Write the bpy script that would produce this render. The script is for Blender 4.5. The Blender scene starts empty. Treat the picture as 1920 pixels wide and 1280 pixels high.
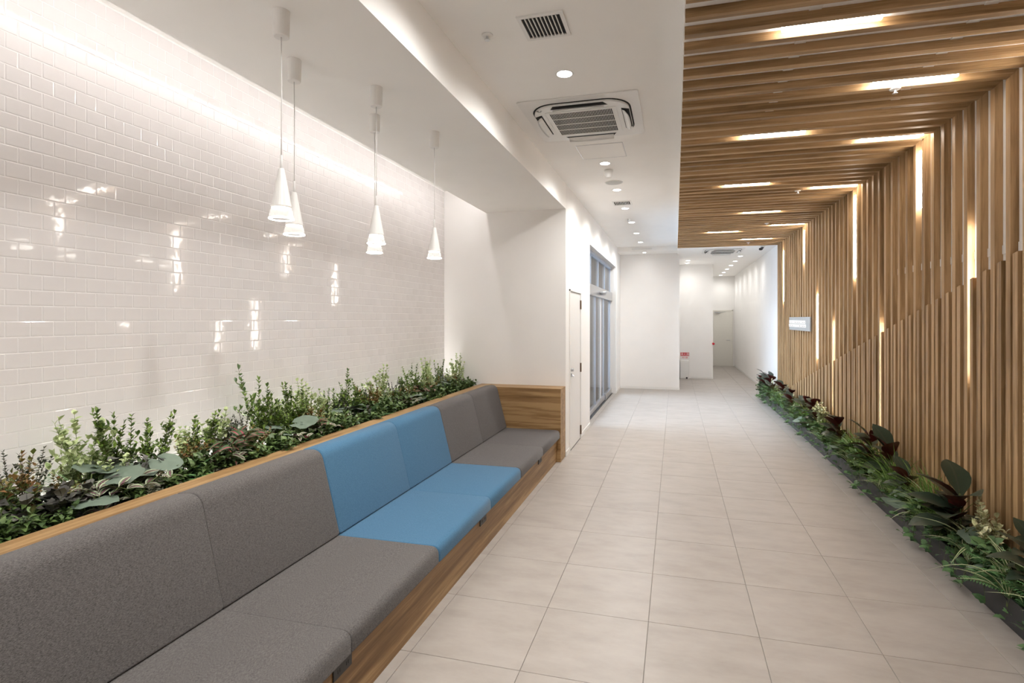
import bpy, bmesh, math, random
from mathutils import Matrix, Vector, Euler
R = random.Random(7)
PI = math.pi
scene = bpy.context.scene
COL = scene.collection

# ------------------------------------------------------------------ camera
cam_d = bpy.data.cameras.new('camera'); cam = bpy.data.objects.new('camera', cam_d); COL.objects.link(cam)
cam.location = (0, 0, 1.73)
cam.rotation_euler = (PI/2, 0, math.atan(261/995))
cam_d.sensor_width = 36; cam_d.lens = 995*36/1920
cam_d.shift_x = (960-1005)/1920; cam_d.shift_y = -(640-598)/1920
cam_d.clip_end = 200
scene.camera = cam
# ------------------------------------------------------------------ world: plain overcast daylight sky
w = bpy.data.worlds.new('World'); scene.world = w; w.use_nodes = True
bg = w.node_tree.nodes['Background']; bg.inputs[0].default_value = (0.66, 0.80, 1.0, 1); bg.inputs[1].default_value = 12.0
# ------------------------------------------------------------------ view
vs = scene.view_settings
vs.view_transform = 'Standard'; vs.look = 'None'; vs.gamma = 1; vs.use_curve_mapping = False
vs.exposure = 1.10
scene.cycles.max_bounces = 9; scene.cycles.diffuse_bounces = 6; scene.cycles.glossy_bounces = 4
scene.cycles.transparent_max_bounces = 12; scene.cycles.transmission_bounces = 6
scene.cycles.caustics_reflective = False; scene.cycles.caustics_refractive = False
scene.cycles.sample_clamp_indirect = 6.0
scene.cycles.use_denoising = True
# light levels (the place's own lamps and the added unseen ones)
P_DOWN = 58.0; P_FAR = 15.0; P_PEND = 3.5
E_BAR = 24.0; E_COVE = 22.0; E_PLANTER = 30.0; E_DISC = 14.0
WARM = (1.0, 0.93, 0.84); NEUT = (1.0, 0.985, 0.96)

# ================================================================== materials
def nmat(name):
    m = bpy.data.materials.new(name); m.use_nodes = True
    return m, m.node_tree, m.node_tree.nodes['Principled BSDF']
def N(nt, t, **kw):
    n = nt.nodes.new(t)
    for k, v in kw.items():
        setattr(n, k, v)
    return n
def L(nt, a, b): nt.links.new(a, b)
def ramp(nt, fac, stops):
    r = N(nt, 'ShaderNodeValToRGB'); e = r.color_ramp.elements
    while len(e) < len(stops): e.new(0.5)
    for el, (p, c) in zip(e, stops):
        el.position = p; el.color = (*c, 1)
    L(nt, fac, r.inputs[0]); return r.outputs[0]
def plain(name, col, rough=0.5, metal=0.0, noise=0.0, nscale=20, bump=0.0, spec=0.5):
    m, nt, p = nmat(name)
    p.inputs['Roughness'].default_value = rough; p.inputs['Metallic'].default_value = metal
    p.inputs['Specular IOR Level'].default_value = spec
    tc = N(nt, 'ShaderNodeTexCoord'); nz = N(nt, 'ShaderNodeTexNoise'); nz.inputs['Scale'].default_value = nscale
    nz.inputs['Detail'].default_value = 4
    L(nt, tc.outputs['Object'], nz.inputs['Vector'])
    lo = tuple(max(0, c*(1-noise)) for c in col); hi = tuple(min(1, c*(1+noise)) for c in col)
    L(nt, ramp(nt, nz.outputs['Fac'], [(0.3, lo), (0.7, hi)]), p.inputs['Base Color'])
    if bump:
        b = N(nt, 'ShaderNodeBump'); b.inputs['Strength'].default_value = bump; b.inputs['Distance'].default_value = 0.002
        L(nt, nz.outputs['Fac'], b.inputs['Height']); L(nt, b.outputs[0], p.inputs['Normal'])
    return m
def emit(name, col, s):
    m = bpy.data.materials.new(name); m.use_nodes = True; nt = m.node_tree; nt.nodes.clear()
    e = N(nt, 'ShaderNodeEmission'); e.inputs[0].default_value = (*col, 1); e.inputs[1].default_value = s
    o = N(nt, 'ShaderNodeOutputMaterial'); L(nt, e.outputs[0], o.inputs[0]); return m
def wood(name, axis, dark, mid, light, rough=0.5):
    m, nt, p = nmat(name)
    tc = N(nt, 'ShaderNodeTexCoord'); oi = N(nt, 'ShaderNodeObjectInfo')
    add = N(nt, 'ShaderNodeVectorMath', operation='ADD'); sc = N(nt, 'ShaderNodeVectorMath', operation='SCALE')
    cmb = N(nt, 'ShaderNodeCombineXYZ')
    for i in range(3): L(nt, oi.outputs['Random'], cmb.inputs[i])
    L(nt, cmb.outputs[0], sc.inputs[0]); sc.inputs['Scale'].default_value = 37.0
    L(nt, tc.outputs['Object'], add.inputs[0]); L(nt, sc.outputs[0], add.inputs[1])
    mp = N(nt, 'ShaderNodeMapping'); s = [1.0, 1.0, 1.0]; s['XYZ'.index(axis)] = 0.045
    mp.inputs['Scale'].default_value = s; L(nt, add.outputs[0], mp.inputs[0])
    n1 = N(nt, 'ShaderNodeTexNoise'); n1.inputs['Scale'].default_value = 26; n1.inputs['Detail'].default_value = 6; n1.inputs['Distortion'].default_value = 0.4
    n2 = N(nt, 'ShaderNodeTexNoise'); n2.inputs['Scale'].default_value = 190; n2.inputs['Detail'].default_value = 3
    n3 = N(nt, 'ShaderNodeTexNoise'); n3.inputs['Scale'].default_value = 7; n3.inputs['Detail'].default_value = 2
    for n in (n1, n2, n3): L(nt, mp.outputs[0], n.inputs['Vector'])
    a = N(nt, 'ShaderNodeMath', operation='MULTIPLY_ADD'); L(nt, n2.outputs['Fac'], a.inputs[0]); a.inputs[1].default_value = 0.28; L(nt, n1.outputs['Fac'], a.inputs[2])
    b = N(nt, 'ShaderNodeMath', operation='MULTIPLY_ADD'); L(nt, n3.outputs['Fac'], b.inputs[0]); b.inputs[1].default_value = 0.45; L(nt, a.outputs[0], b.inputs[2])
    c = N(nt, 'ShaderNodeMath', operation='MULTIPLY_ADD'); L(nt, oi.outputs['Random'], c.inputs[0]); c.inputs[1].default_value = 0.10; L(nt, b.outputs[0], c.inputs[2])
    L(nt, ramp(nt, c.outputs[0], [(0.66, dark), (0.90, mid), (1.12 if False else 1.0, light)]), p.inputs['Base Color'])
    p.inputs['Roughness'].default_value = rough; p.inputs['Specular IOR Level'].default_value = 0.3
    bp = N(nt, 'ShaderNodeBump'); bp.inputs['Strength'].default_value = 0.12; bp.inputs['Distance'].default_value = 0.001
    L(nt, a.outputs[0], bp.inputs['Height']); L(nt, bp.outputs[0], p.inputs['Normal'])
    return m
def fabric(name, lo, hi, axis_stretch=(1, 0.25, 1)):
    m, nt, p = nmat(name)
    tc = N(nt, 'ShaderNodeTexCoord'); mp = N(nt, 'ShaderNodeMapping'); mp.inputs['Scale'].default_value = axis_stretch
    L(nt, tc.outputs['Object'], mp.inputs[0])
    n1 = N(nt, 'ShaderNodeTexNoise'); n1.inputs['Scale'].default_value = 520; n1.inputs['Detail'].default_value = 3; L(nt, mp.outputs[0], n1.inputs[0])
    n2 = N(nt, 'ShaderNodeTexNoise'); n2.inputs['Scale'].default_value = 900; L(nt, tc.outputs['Object'], n2.inputs[0])
    a = N(nt, 'ShaderNodeMath', operation='ADD'); L(nt, n1.outputs['Fac'], a.inputs[0]); L(nt, n2.outputs['Fac'], a.inputs[1])
    h = N(nt, 'ShaderNodeMath', operation='MULTIPLY'); L(nt, a.outputs[0], h.inputs[0]); h.inputs[1].default_value = 0.5
    L(nt, ramp(nt, h.outputs[0], [(0.38, lo), (0.62, hi)]), p.inputs['Base Color'])
    p.inputs['Roughness'].default_value = 0.95; p.inputs['Specular IOR Level'].default_value = 0.15
    p.inputs['Sheen Weight'].default_value = 0.12
    b = N(nt, 'ShaderNodeBump'); b.inputs['Strength'].default_value = 0.35; b.inputs['Distance'].default_value = 0.0015
    L(nt, h.outputs[0], b.inputs['Height']); L(nt, b.outputs[0], p.inputs['Normal'])
    return m
def leafmat(name, base, edge=None, mid=None, back=None, rough=0.45, var=0.25, hue2=None, trans=0.12, estart=0.68, msize=0.12):
    """leaf colours by UV: u -1..1 across (0..1), midrib and margin stripes, another colour on the underside"""
    m, nt, p = nmat(name)
    uv = N(nt, 'ShaderNodeUVMap'); sx = N(nt, 'ShaderNodeSeparateXYZ'); L(nt, uv.outputs[0], sx.inputs[0])
    s1 = N(nt, 'ShaderNodeMath', operation='SUBTRACT'); L(nt, sx.outputs[0], s1.inputs[0]); s1.inputs[1].default_value = 0.5
    ab = N(nt, 'ShaderNodeMath', operation='ABSOLUTE'); L(nt, s1.outputs[0], ab.inputs[0])
    d2 = N(nt, 'ShaderNodeMath', operation='MULTIPLY'); L(nt, ab.outputs[0], d2.inputs[0]); d2.inputs[1].default_value = 2.0
    geo = N(nt, 'ShaderNodeNewGeometry')
    rnd = geo.outputs['Random Per Island']
    lo = tuple(c*(1-var) for c in base); hi = tuple(min(1, c*(1+var)) for c in (hue2 or base))
    col = ramp(nt, rnd, [(0.0, lo), (1.0, hi)])
    def mixc(fac, a, b):
        mx = N(nt, 'ShaderNodeMix', data_type='RGBA'); L(nt, fac, mx.inputs[0]); L(nt, a, mx.inputs[6])
        if isinstance(b, tuple): mx.inputs[7].default_value = (*b, 1)
        else: L(nt, b, mx.inputs[7])
        return mx.outputs[2]
    def step(src, a, b):
        mr = N(nt, 'ShaderNodeMapRange'); mr.inputs[1].default_value = a; mr.inputs[2].default_value = b; L(nt, src, mr.inputs[0]); return mr.outputs[0]
    if mid: col = mixc(step(d2.outputs[0], msize, msize*0.3), col, mid)
    if edge: col = mixc(step(d2.outputs[0], estart, estart+0.1), col, edge)
    if back: col = mixc(geo.outputs['Backfacing'], col, back)
    L(nt, col, p.inputs['Base Color'])
    p.inputs['Roughness'].default_value = rough
    if trans:
        p.inputs['Transmission Weight'].default_value = 0
        p.inputs['Subsurface Weight'].default_value = 0
    return m

M = {}
M['white_wall'] = plain('white_wall_paint', (0.85, 0.835, 0.815), 0.7, noise=0.012, nscale=3)
M['white_ceiling'] = plain('white_ceiling_paint', (0.90, 0.885, 0.86), 0.8, noise=0.012, nscale=3)
M['white_trim'] = plain('white_trim', (0.78, 0.77, 0.75), 0.4, noise=0.01)
M['white_plastic'] = plain('white_plastic', (0.78, 0.77, 0.75), 0.35, noise=0.01)
M['ivory'] = plain('ivory_door', (0.74, 0.72, 0.66), 0.4, noise=0.01)
M['dark'] = plain('dark_void', (0.006, 0.006, 0.006), 0.7)
M['black_plastic'] = plain('black_plastic', (0.014, 0.012, 0.012), 0.4)
M['dark_metal'] = plain('dark_metal', (0.028, 0.028, 0.03), 0.45, metal=0.2, noise=0.1, nscale=8)
M['steel'] = plain('brushed_steel', (0.55, 0.56, 0.58), 0.28, metal=1.0, noise=0.06, nscale=60)
M['bronze'] = plain('bronze_hinge', (0.22, 0.16, 0.11), 0.35, metal=0.9)
M['alu_blue'] = plain('aluminium_post', (0.50, 0.56, 0.66), 0.35, metal=0.5, noise=0.03)
M['red'] = plain('red_print', (0.55, 0.01, 0.03), 0.5)
M['grout'] = plain('wall_grout', (0.80, 0.78, 0.77), 0.8, noise=0.03, nscale=40)
M['floor_grout'] = plain('floor_grout', (0.25, 0.23, 0.21), 0.8, noise=0.05, nscale=40)
M['soil'] = plain('dark_soil', (0.016, 0.012, 0.009), 0.95, noise=0.5, nscale=60, bump=0.8)
M['pebble'] = plain('grey_pebble', (0.14, 0.135, 0.125), 0.8, noise=0.5, nscale=25)
M['pave'] = plain('outdoor_paving', (0.42, 0.42, 0.43), 0.8, noise=0.12, nscale=4)
M['facade'] = plain('facade_grey', (0.30, 0.32, 0.36), 0.7, noise=0.08, nscale=1.5)
# glazed wall tile: glossy with slow waviness
m, nt, p = nmat('glazed_wall_tile'); M['tile'] = m
oi = N(nt, 'ShaderNodeObjectInfo'); geo = N(nt, 'ShaderNodeNewGeometry'); tc = N(nt, 'ShaderNodeTexCoord')
L(nt, ramp(nt, geo.outputs['Random Per Island'], [(0, (0.70, 0.675, 0.665)), (1, (0.74, 0.715, 0.705))]), p.inputs['Base Color'])
nz = N(nt, 'ShaderNodeTexNoise'); nz.inputs['Scale'].default_value = 22; nz.inputs['Detail'].default_value = 1; L(nt, geo.outputs['Position'], nz.inputs['Vector'])
bp = N(nt, 'ShaderNodeBump'); bp.inputs['Strength'].default_value = 0.10; bp.inputs['Distance'].default_value = 0.003
L(nt, nz.outputs['Fac'], bp.inputs['Height']); L(nt, bp.outputs[0], p.inputs['Normal'])
p.inputs['Roughness'].default_value = 0.055; p.inputs['Specular IOR Level'].default_value = 0.6
# floor tile: pale stone, faint cross streaks
m, nt, p = nmat('floor_stone_tile'); M['floor_tile'] = m
geo = N(nt, 'ShaderNodeNewGeometry'); oi = N(nt, 'ShaderNodeObjectInfo')
mp = N(nt, 'ShaderNodeMapping'); mp.inputs['Scale'].default_value = (1.0, 2.2, 1.0); L(nt, geo.outputs['Position'], mp.inputs[0])
cmb = N(nt, 'ShaderNodeCombineXYZ'); ml = N(nt, 'ShaderNodeMath', operation='MULTIPLY'); L(nt, oi.outputs['Random'], ml.inputs[0]); ml.inputs[1].default_value = 50
L(nt, ml.outputs[0], cmb.inputs[2]); ad = N(nt, 'ShaderNodeVectorMath', operation='ADD'); L(nt, mp.outputs[0], ad.inputs[0]); L(nt, cmb.outputs[0], ad.inputs[1])
n1 = N(nt, 'ShaderNodeTexNoise'); n1.inputs['Scale'].default_value = 3.2; n1.inputs['Detail'].default_value = 9; n1.inputs['Roughness'].default_value = 0.62; L(nt, ad.outputs[0], n1.inputs[0])
col = ramp(nt, n1.outputs['Fac'], [(0.28, (0.305, 0.272, 0.242)), (0.5, (0.352, 0.317, 0.285)), (0.75, (0.39, 0.355, 0.322))])
L(nt, col, p.inputs['Base Color']); p.inputs['Roughness'].default_value = 0.38; p.inputs['Specular IOR Level'].default_value = 0.35
bp = N(nt, 'ShaderNodeBump'); bp.inputs['Strength'].default_value = 0.05; bp.inputs['Distance'].default_value = 0.002; L(nt, n1.outputs['Fac'], bp.inputs['Height']); L(nt, bp.outputs[0], p.inputs['Normal'])

OAK = ((0.175, 0.102, 0.042), (0.315, 0.196, 0.092), (0.42, 0.272, 0.138))
BEN = ((0.18, 0.100, 0.040), (0.29, 0.172, 0.074), (0.39, 0.25, 0.118))
for ax in 'XYZ':
    M['oak'+ax] = wood('slat_oak_'+ax, ax, *OAK)
    M['bench'+ax] = wood('bench_oak_'+ax, ax, *BEN, rough=0.42)
M['grey_fab'] = fabric('grey_tweed', (0.040, 0.037, 0.036), (0.168, 0.156, 0.151))
M['blue_fab'] = fabric('blue_wool', (0.034, 0.108, 0.195), (0.080, 0.185, 0.295))
M['glow'] = emit('lamp_glow', NEUT, E_DISC)
M['bar'] = emit('light_bar_glow', (1.0, 0.93, 0.86), E_BAR)
M['cove'] = emit('cove_strip_glow', (1.0, 0.965, 0.965), E_COVE)
M['planter_glow'] = emit('planter_strip_glow', (1.0, 0.96, 0.92), E_PLANTER)
M['ring'] = emit('pendant_glow', (1.0, 0.94, 0.85), 6.0)
M['sign_glow'] = emit('backlit_letters', (1, 1, 1), 0.62)
# thin clear glass
m = bpy.data.materials.new('clear_glass'); m.use_nodes = True; nt = m.node_tree; nt.nodes.clear(); M['glass'] = m
tr = N(nt, 'ShaderNodeBsdfTransparent'); tr.inputs[0].default_value = (0.93, 0.96, 0.97, 1); gl = N(nt, 'ShaderNodeBsdfGlossy'); gl.inputs['Roughness'].default_value = 0.02
fr = N(nt, 'ShaderNodeFresnel'); fr.inputs[0].default_value = 1.5; mx = N(nt, 'ShaderNodeMixShader'); o = N(nt, 'ShaderNodeOutputMaterial')
L(nt, fr.outputs[0], mx.inputs[0]); L(nt, tr.outputs[0], mx.inputs[1]); L(nt, gl.outputs[0], mx.inputs[2]); L(nt, mx.outputs[0], o.inputs[0])
m = bpy.data.materials.new('lamp_glass'); m.use_nodes = True; nt = m.node_tree; nt.nodes.clear(); M['lamp_glass'] = m
tr = N(nt, 'ShaderNodeBsdfTransparent'); gl = N(nt, 'ShaderNodeBsdfTranslucent'); mx = N(nt, 'ShaderNodeMixShader'); o = N(nt, 'ShaderNodeOutputMaterial')
mx.inputs[0].default_value = 0.12; L(nt, tr.outputs[0], mx.inputs[1]); L(nt, gl.outputs[0], mx.inputs[2]); L(nt, mx.outputs[0], o.inputs[0])
# leaves
M['box'] = leafmat('boxwood_leaf', (0.055, 0.125, 0.022), hue2=(0.17, 0.26, 0.045), var=0.35, rough=0.4)
M['darkbox'] = leafmat('dark_small_leaf', (0.022, 0.038, 0.018), hue2=(0.05, 0.06, 0.03), var=0.3, rough=0.45)
M['pale'] = leafmat('pale_leaf', (0.30, 0.42, 0.15), hue2=(0.52, 0.60, 0.32), var=0.15, edge=(0.62, 0.66, 0.42), rough=0.5)
M['cream'] = leafmat('cream_leaf', (0.52, 0.54, 0.30), hue2=(0.66, 0.64, 0.42), var=0.15, mid=(0.3, 0.4, 0.15), rough=0.5)
M['redtip'] = leafmat('russet_leaf', (0.12, 0.18, 0.03), hue2=(0.27, 0.125, 0.045), var=0.2, rough=0.5)
M['begonia'] = leafmat('begonia_leaf', (0.12, 0.165, 0.125), hue2=(0.15, 0.20, 0.15), var=0.12, back=(0.10, 0.10, 0.09), rough=0.55)
M['heuch'] = leafmat('dusky_leaf', (0.055, 0.052, 0.045), hue2=(0.15, 0.15, 0.13), var=0.2, mid=(0.02, 0.02, 0.02), rough=0.5)
M['trad'] = leafmat('striped_leaf', (0.10, 0.17, 0.07), mid=(0.16, 0.055, 0.09), edge=(0.42, 0.46, 0.33), back=(0.16, 0.06, 0.10), rough=0.4, estart=0.55, msize=0.45)
M['pink'] = leafmat('pink_rib_leaf', (0.045, 0.085, 0.03), mid=(0.40, 0.05, 0.10), rough=0.4, msize=0.30, var=0.2)
M['dusty'] = leafmat('silvery_leaf', (0.42, 0.44, 0.32), hue2=(0.52, 0.53, 0.42), var=0.15, rough=0.7)
M['fern'] = leafmat('fern_leaf', (0.075, 0.20, 0.07), hue2=(0.16, 0.32, 0.12), var=0.25, rough=0.5)
M['ground'] = leafmat('ground_leaf', (0.045, 0.095, 0.028), hue2=(0.11, 0.175, 0.05), var=0.3, rough=0.4, mid=(0.12, 0.16, 0.06))
M['magnolia'] = leafmat('magnolia_leaf', (0.016, 0.028, 0.016), hue2=(0.035, 0.055, 0.035), var=0.2, back=(0.085, 0.012, 0.010), rough=0.28, mid=(0.05, 0.06, 0.04))
M['spider'] = leafmat('spider_leaf', (0.06, 0.13, 0.035), edge=(0.62, 0.62, 0.40), rough=0.4, estart=0.55, var=0.2)
M['grassy'] = leafmat('grass_blade', (0.11, 0.23, 0.04), hue2=(0.22, 0.36, 0.09), var=0.25, rough=0.45)
M['ivy'] = leafmat('ivy_leaf', (0.045, 0.11, 0.045), hue2=(0.11, 0.20, 0.075), var=0.3, rough=0.4, mid=(0.1, 0.15, 0.07))
M['stem'] = plain('woody_stem', (0.10, 0.065, 0.035), 0.8, noise=0.2)
M['gstem'] = plain('green_stem', (0.10, 0.14, 0.04), 0.6, noise=0.2)

# ================================================================== builders
class MB:
    def __init__(s): s.v = []; s.f = []; s.uv = None
    def box(s, x0, x1, y0, y1, z0, z1):
        b = len(s.v)
        s.v += [(x, y, z) for z in (z0, z1) for y in (y0, y1) for x in (x0, x1)]
        s.f += [tuple(b+i for i in q) for q in ((0, 2, 3, 1), (4, 5, 7, 6), (0, 1, 5, 4), (2, 6, 7, 3), (0, 4, 6, 2), (1, 3, 7, 5))]
        return s
    def prism(s, poly, axis, a, b_):
        """poly: 2D points; axis 'Y': (x,z) swept along y; 'X': (y,z); 'Z': (x,y)"""
        n = len(poly); b = len(s.v)
        for t in (a, b_):
            for (p, q) in poly:
                s.v.append({'X': (t, p, q), 'Y': (p, t, q), 'Z': (p, q, t)}[axis])
        s.f.append(tuple(b+i for i in range(n))); s.f.append(tuple(b+n+i for i in reversed(range(n))))
        for i in range(n):
            j = (i+1) % n; s.f.append((b+i, b+n+i, b+n+j, b+j))
        return s
    def lathe(s, prof, c, n=24, close=False):
        b = len(s.v); k = len(prof)
        for i in range(n):
            a = 2*PI*i/n
            for (r, z) in prof: s.v.append((c[0]+r*math.cos(a), c[1]+r*math.sin(a), c[2]+z))
        for i in range(n):
            i2 = (i+1) % n
            for j in range(k-1):
                s.f.append((b+i*k+j, b+i2*k+j, b+i2*k+j+1, b+i*k+j+1))
            if close: s.f.append((b+i*k+k-1, b+i2*k+k-1, b+i2*k, b+i*k))
        if not close:
            if prof[0][0] > 1e-6: s.f.append(tuple(b+i*k for i in reversed(range(n))))
            if prof[-1][0] > 1e-6: s.f.append(tuple(b+i*k+k-1 for i in range(n)))
        return s
    def tube(s, pts, r, n=6, r1=None):
        pts = [Vector(p) for p in pts]; b = len(s.v); m_ = len(pts)
        for i, p in enumerate(pts):
            d = (pts[min(i+1, m_-1)]-pts[max(i-1, 0)]).normalized()
            u = d.orthogonal().normalized(); v = d.cross(u)
            rr = r if r1 is None else r+(r1-r)*i/(m_-1)
            for k in range(n):
                a = 2*PI*k/n; s.v.append(tuple(p+u*(rr*math.cos(a))+v*(rr*math.sin(a))))
        for i in range(m_-1):
            for k in range(n):
                k2 = (k+1) % n; s.f.append((b+i*n+k, b+i*n+k2, b+(i+1)*n+k2, b+(i+1)*n+k))
        s.f.append(tuple(b+k for k in reversed(range(n)))); s.f.append(tuple(b+(m_-1)*n+k for k in range(n)))
        return s
    def mesh(s, name, mat, off=(0, 0, 0), smooth=False, bevel=0.0, seg=1):
        me = bpy.data.meshes.new(name)
        me.from_pydata([(x-off[0], y-off[1], z-off[2]) for (x, y, z) in s.v], [], s.f)
        bm = bmesh.new(); bm.from_mesh(me)
        bmesh.ops.recalc_face_normals(bm, faces=bm.faces)
        if bevel:
            es = [e for e in bm.edges if len(e.link_faces) == 2 and e.calc_face_angle(0) > 0.5]
            bmesh.ops.bevel(bm, geom=es, offset=bevel, segments=seg, affect='EDGES', profile=0.5, clamp_overlap=True)
        bm.to_mesh(me); bm.free()
        me.materials.append(mat)
        if smooth: me.shade_smooth() if hasattr(me, 'shade_smooth') else None
        return me
    def build(s, name, mat, parent=None, smooth=False, bevel=0.0, seg=1, base=None):
        off = tuple(parent.location) if parent is not None else (0, 0, 0)
        if parent is None and base is not None: off = base
        ws = off
        if parent is not None and parent.parent is not None:
            ws = tuple(Vector(parent.location)+Vector(parent.parent.location))
        me = s.mesh(name, mat, ws, smooth, bevel, seg)
        o = bpy.data.objects.new(name, me); COL.objects.link(o)
        if parent is not None: o.parent = parent
        elif base is not None: o.location = base
        return o
def tag(o, label=None, cat=None, group=None, kind=None):
    if label: o['label'] = label
    if cat: o['category'] = cat
    if group: o['group'] = group
    if kind: o['kind'] = kind
    return o
def thing(name, label, cat, loc=(0, 0, 0), group=None, rz=0.0):
    o = bpy.data.objects.new(name, None); COL.objects.link(o); o.location = loc; o.rotation_euler = (0, 0, rz)
    o.empty_display_size = 0.05
    return tag(o, label, cat, group)
def inst(name, me, parent, loc=(0, 0, 0), rot=None, sc=None):
    o = bpy.data.objects.new(name, me); COL.objects.link(o); o.parent = parent; o.location = loc
    if rot is not None: o.rotation_euler = rot
    if sc is not None: o.scale = (sc, sc, sc) if isinstance(sc, (int, float)) else sc
    return o
def struct(o, label, cat): return tag(o, label, cat, kind='structure')
ORD_ = ['first', 'second', 'third', 'fourth', 'fifth', 'sixth', 'seventh', 'eighth', 'ninth']
ORD = ['first', 'second', 'third', 'fourth', 'fifth', 'sixth', 'seventh', 'eighth', 'ninth', 'tenth', 'eleventh', 'twelfth', 'thirteenth', 'fourteenth',
       'fifteenth', 'sixteenth', 'seventeenth', 'eighteenth', 'nineteenth', 'twentieth'] + ['twenty-'+x for x in
       ('first', 'second', 'third', 'fourth', 'fifth', 'sixth', 'seventh', 'eighth', 'ninth')] + ['thirtieth'] + ['thirty-'+x for x in
       ('first', 'second', 'third', 'fourth', 'fifth', 'sixth', 'seventh', 'eighth', 'ninth')] + ['fortieth'] + ['forty-'+x for x in ORD_[:9]] + ['fiftieth'] + ['fifty-'+x for x in ORD_[:9]]
def spot(parent, power, ang=164, blend=1.0, size=0.045, col=NEUT, dz=-0.012):
    d = bpy.data.lights.new('lamp_light', 'SPOT'); d.energy = power; d.color = col; d.spot_size = math.radians(ang); d.spot_blend = blend; d.shadow_soft_size = size
    o = bpy.data.objects.new('lamp_light', d); COL.objects.link(o); o.parent = parent; o.location = (0, 0, dz); return o

# ================================================================== dimensions
XL, XT, XS = -1.335, -2.99, -2.40          # corridor wall, tile face, soffit edge
YE, ZC, ZS1 = 6.564, 3.44, 3.12            # alcove end wall, ceiling, alcove soffit
XW, WD, WW = 2.06, 0.048, 0.05             # slat face, slat depth, slat width
ZW = 1.73+0.749*XW                         # underside of ceiling slats
P0, PITCH, N0, N1 = 4.077, 0.1716, -24, 46
XB = XW+WD; ZB = ZW+WD                     # backing faces
YW = P0+PITCH*N1                           # far end of the slat lining
ZF = 3.31                                  # ceiling of the far passage
YBACK = -3.0
def slatY(n): return P0+PITCH*n            # far edge of slat n

# ================================================================== setting
fl = MB().box(-3.2, 2.2, YBACK-0.2, 21.0, -0.12, -0.004).build('floor', M['floor_grout'])
struct(fl, 'pale beige stone-tiled floor running the length of the lobby', 'floor')
TP = 0.592; x_first = -0.148-TP*3; y_first = 2.507-TP*10
tm = MB().box(0, TP-0.0028, 0, TP-0.0028, -0.012, 0).mesh('floor_tile', M['floor_tile'], bevel=0.0012)
nx = 0
for i in range(0, 8):
    x = x_first+TP*i
    if x > 2.1: continue
    for j in range(0, 44):
        y = y_first+TP*j
        if y > 20.75: continue
        if x+TP < -1.40 and y < YE: continue
        if x+TP < XL-0.16: continue
        if x > 1.86 and y < YW: continue
        if y > 13.5 and x+TP < 0.1: continue
        if y > 16.1 and x+TP < 1.05: continue
        if y < YBACK-TP: continue
        inst('tile', tm, fl, (x+0.0014, y+0.0014, 0)); nx += 1

mb = MB()
mb.box(-1.62, XL, YE, 8.52, 0, ZC).box(-1.62, XL, 8.52, 12.437, 2.94, ZC).box(-1.62, XL, 12.437, 13.42, 0, ZC)
mb.box(-3.2, -1.62, YE, YE+0.14, 0, ZC)
struct(mb.build('wall_left', M['white_wall']), 'white painted wall holding the flush door and glass entrance', 'wall')
struct(MB().box(XS, XL, YBACK, YE, ZS1, ZC).build('soffit_beam', M['white_ceiling'], base=(0, 0, 0)), 'lowered white soffit over the bench alcove', 'soffit')
struct(MB().box(-1.62, 0.10, 13.42, 13.56, 0, ZC).box(0.0, 0.10, 13.56, 16.1, 0, ZC).build('wall_front', M['white_wall']), 'white facing wall beside the glass entrance', 'wall')
struct(MB().box(0.0, 1.055, 16.1, 16.24, 0, ZC).box(0.93, 1.055, 16.24, 20.74, 0, ZC).build('wall_middle', M['white_wall']), 'white wall behind the fire sign and cabinet', 'wall')
struct(MB().box(0.93, 2.3, 20.70, 20.84, 0, ZC).build('wall_far', M['white_wall']), 'cream wall closing the far passage around its door', 'wall')
wr = MB().box(XB, XB+0.16, YBACK, 20.84, 0, ZC).build('wall_right', M['white_wall'])
struct(wr, 'white long side wall lined with upright oak slats', 'wall')
struct(MB().box(-3.2, 2.3, YBACK-0.14, YBACK, 0, ZC).build('wall_back', M['white_wall']), 'white wall closing the lobby behind the bench', 'wall')
struct(MB().box(-3.2, 2.3, YBACK-0.14, 20.84, ZC, ZC+0.15).build('ceiling', M['white_ceiling']), 'white flat ceiling over the lobby with downlights', 'ceiling')
sc_ = MB().box(0.046, XB, YBACK, YW, ZB, ZC).build('slatted_ceiling', M['white_ceiling'])
struct(sc_, 'dropped ceiling band lined with cross oak slats', 'ceiling')
struct(MB().box(XL, 0.046, 12.78, 20.84, 3.335, ZC).box(0.046, XB, YW+0.002, 20.84, ZF, ZC).build('low_ceiling', M['white_ceiling']), 'lower white ceiling of the far passage', 'ceiling')

# tiled alcove wall
wt = MB().box(-3.2, XT-0.0004, YBACK, YE, 0, ZC).build('wall_alcove', M['grout'])
struct(wt, 'alcove wall of glossy white brick-bond tiles', 'wall')
TW, TH = 0.0995, 0.0743
def tile_mesh(w_, name):
    b = 0.003; g = 0.0035
    v = [(-0.003, 0, 0), (-0.003, w_-g, 0), (-0.003, w_-g, TH-g), (-0.003, 0, TH-g)]
    v += [(-0.0003, 0, 0), (-0.0003, w_-g, 0), (-0.0003, w_-g, TH-g), (-0.0003, 0, TH-g)]
    v += [(0.0007, b, b), (0.0007, w_-g-b, b), (0.0007, w_-g-b, TH-g-b), (0.0007, b, TH-g-b)]
    f = [(8, 9, 10, 11)]
    for k in range(4):
        k2 = (k+1) % 4
        f += [(k, k2, k2+4, k+4), (k+4, k2+4, k2+8, k+8)]
    return v, f
tv, tf = tile_mesh(TW, 'tile')
me_t = bpy.data.meshes.new('wall_tile'); me_t.from_pydata(tv, [], tf); me_t.materials.append(M['tile'])
cand = []; far_v = []; far_f = []
nrow = int((3.44-0.78)/TH)+1
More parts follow.
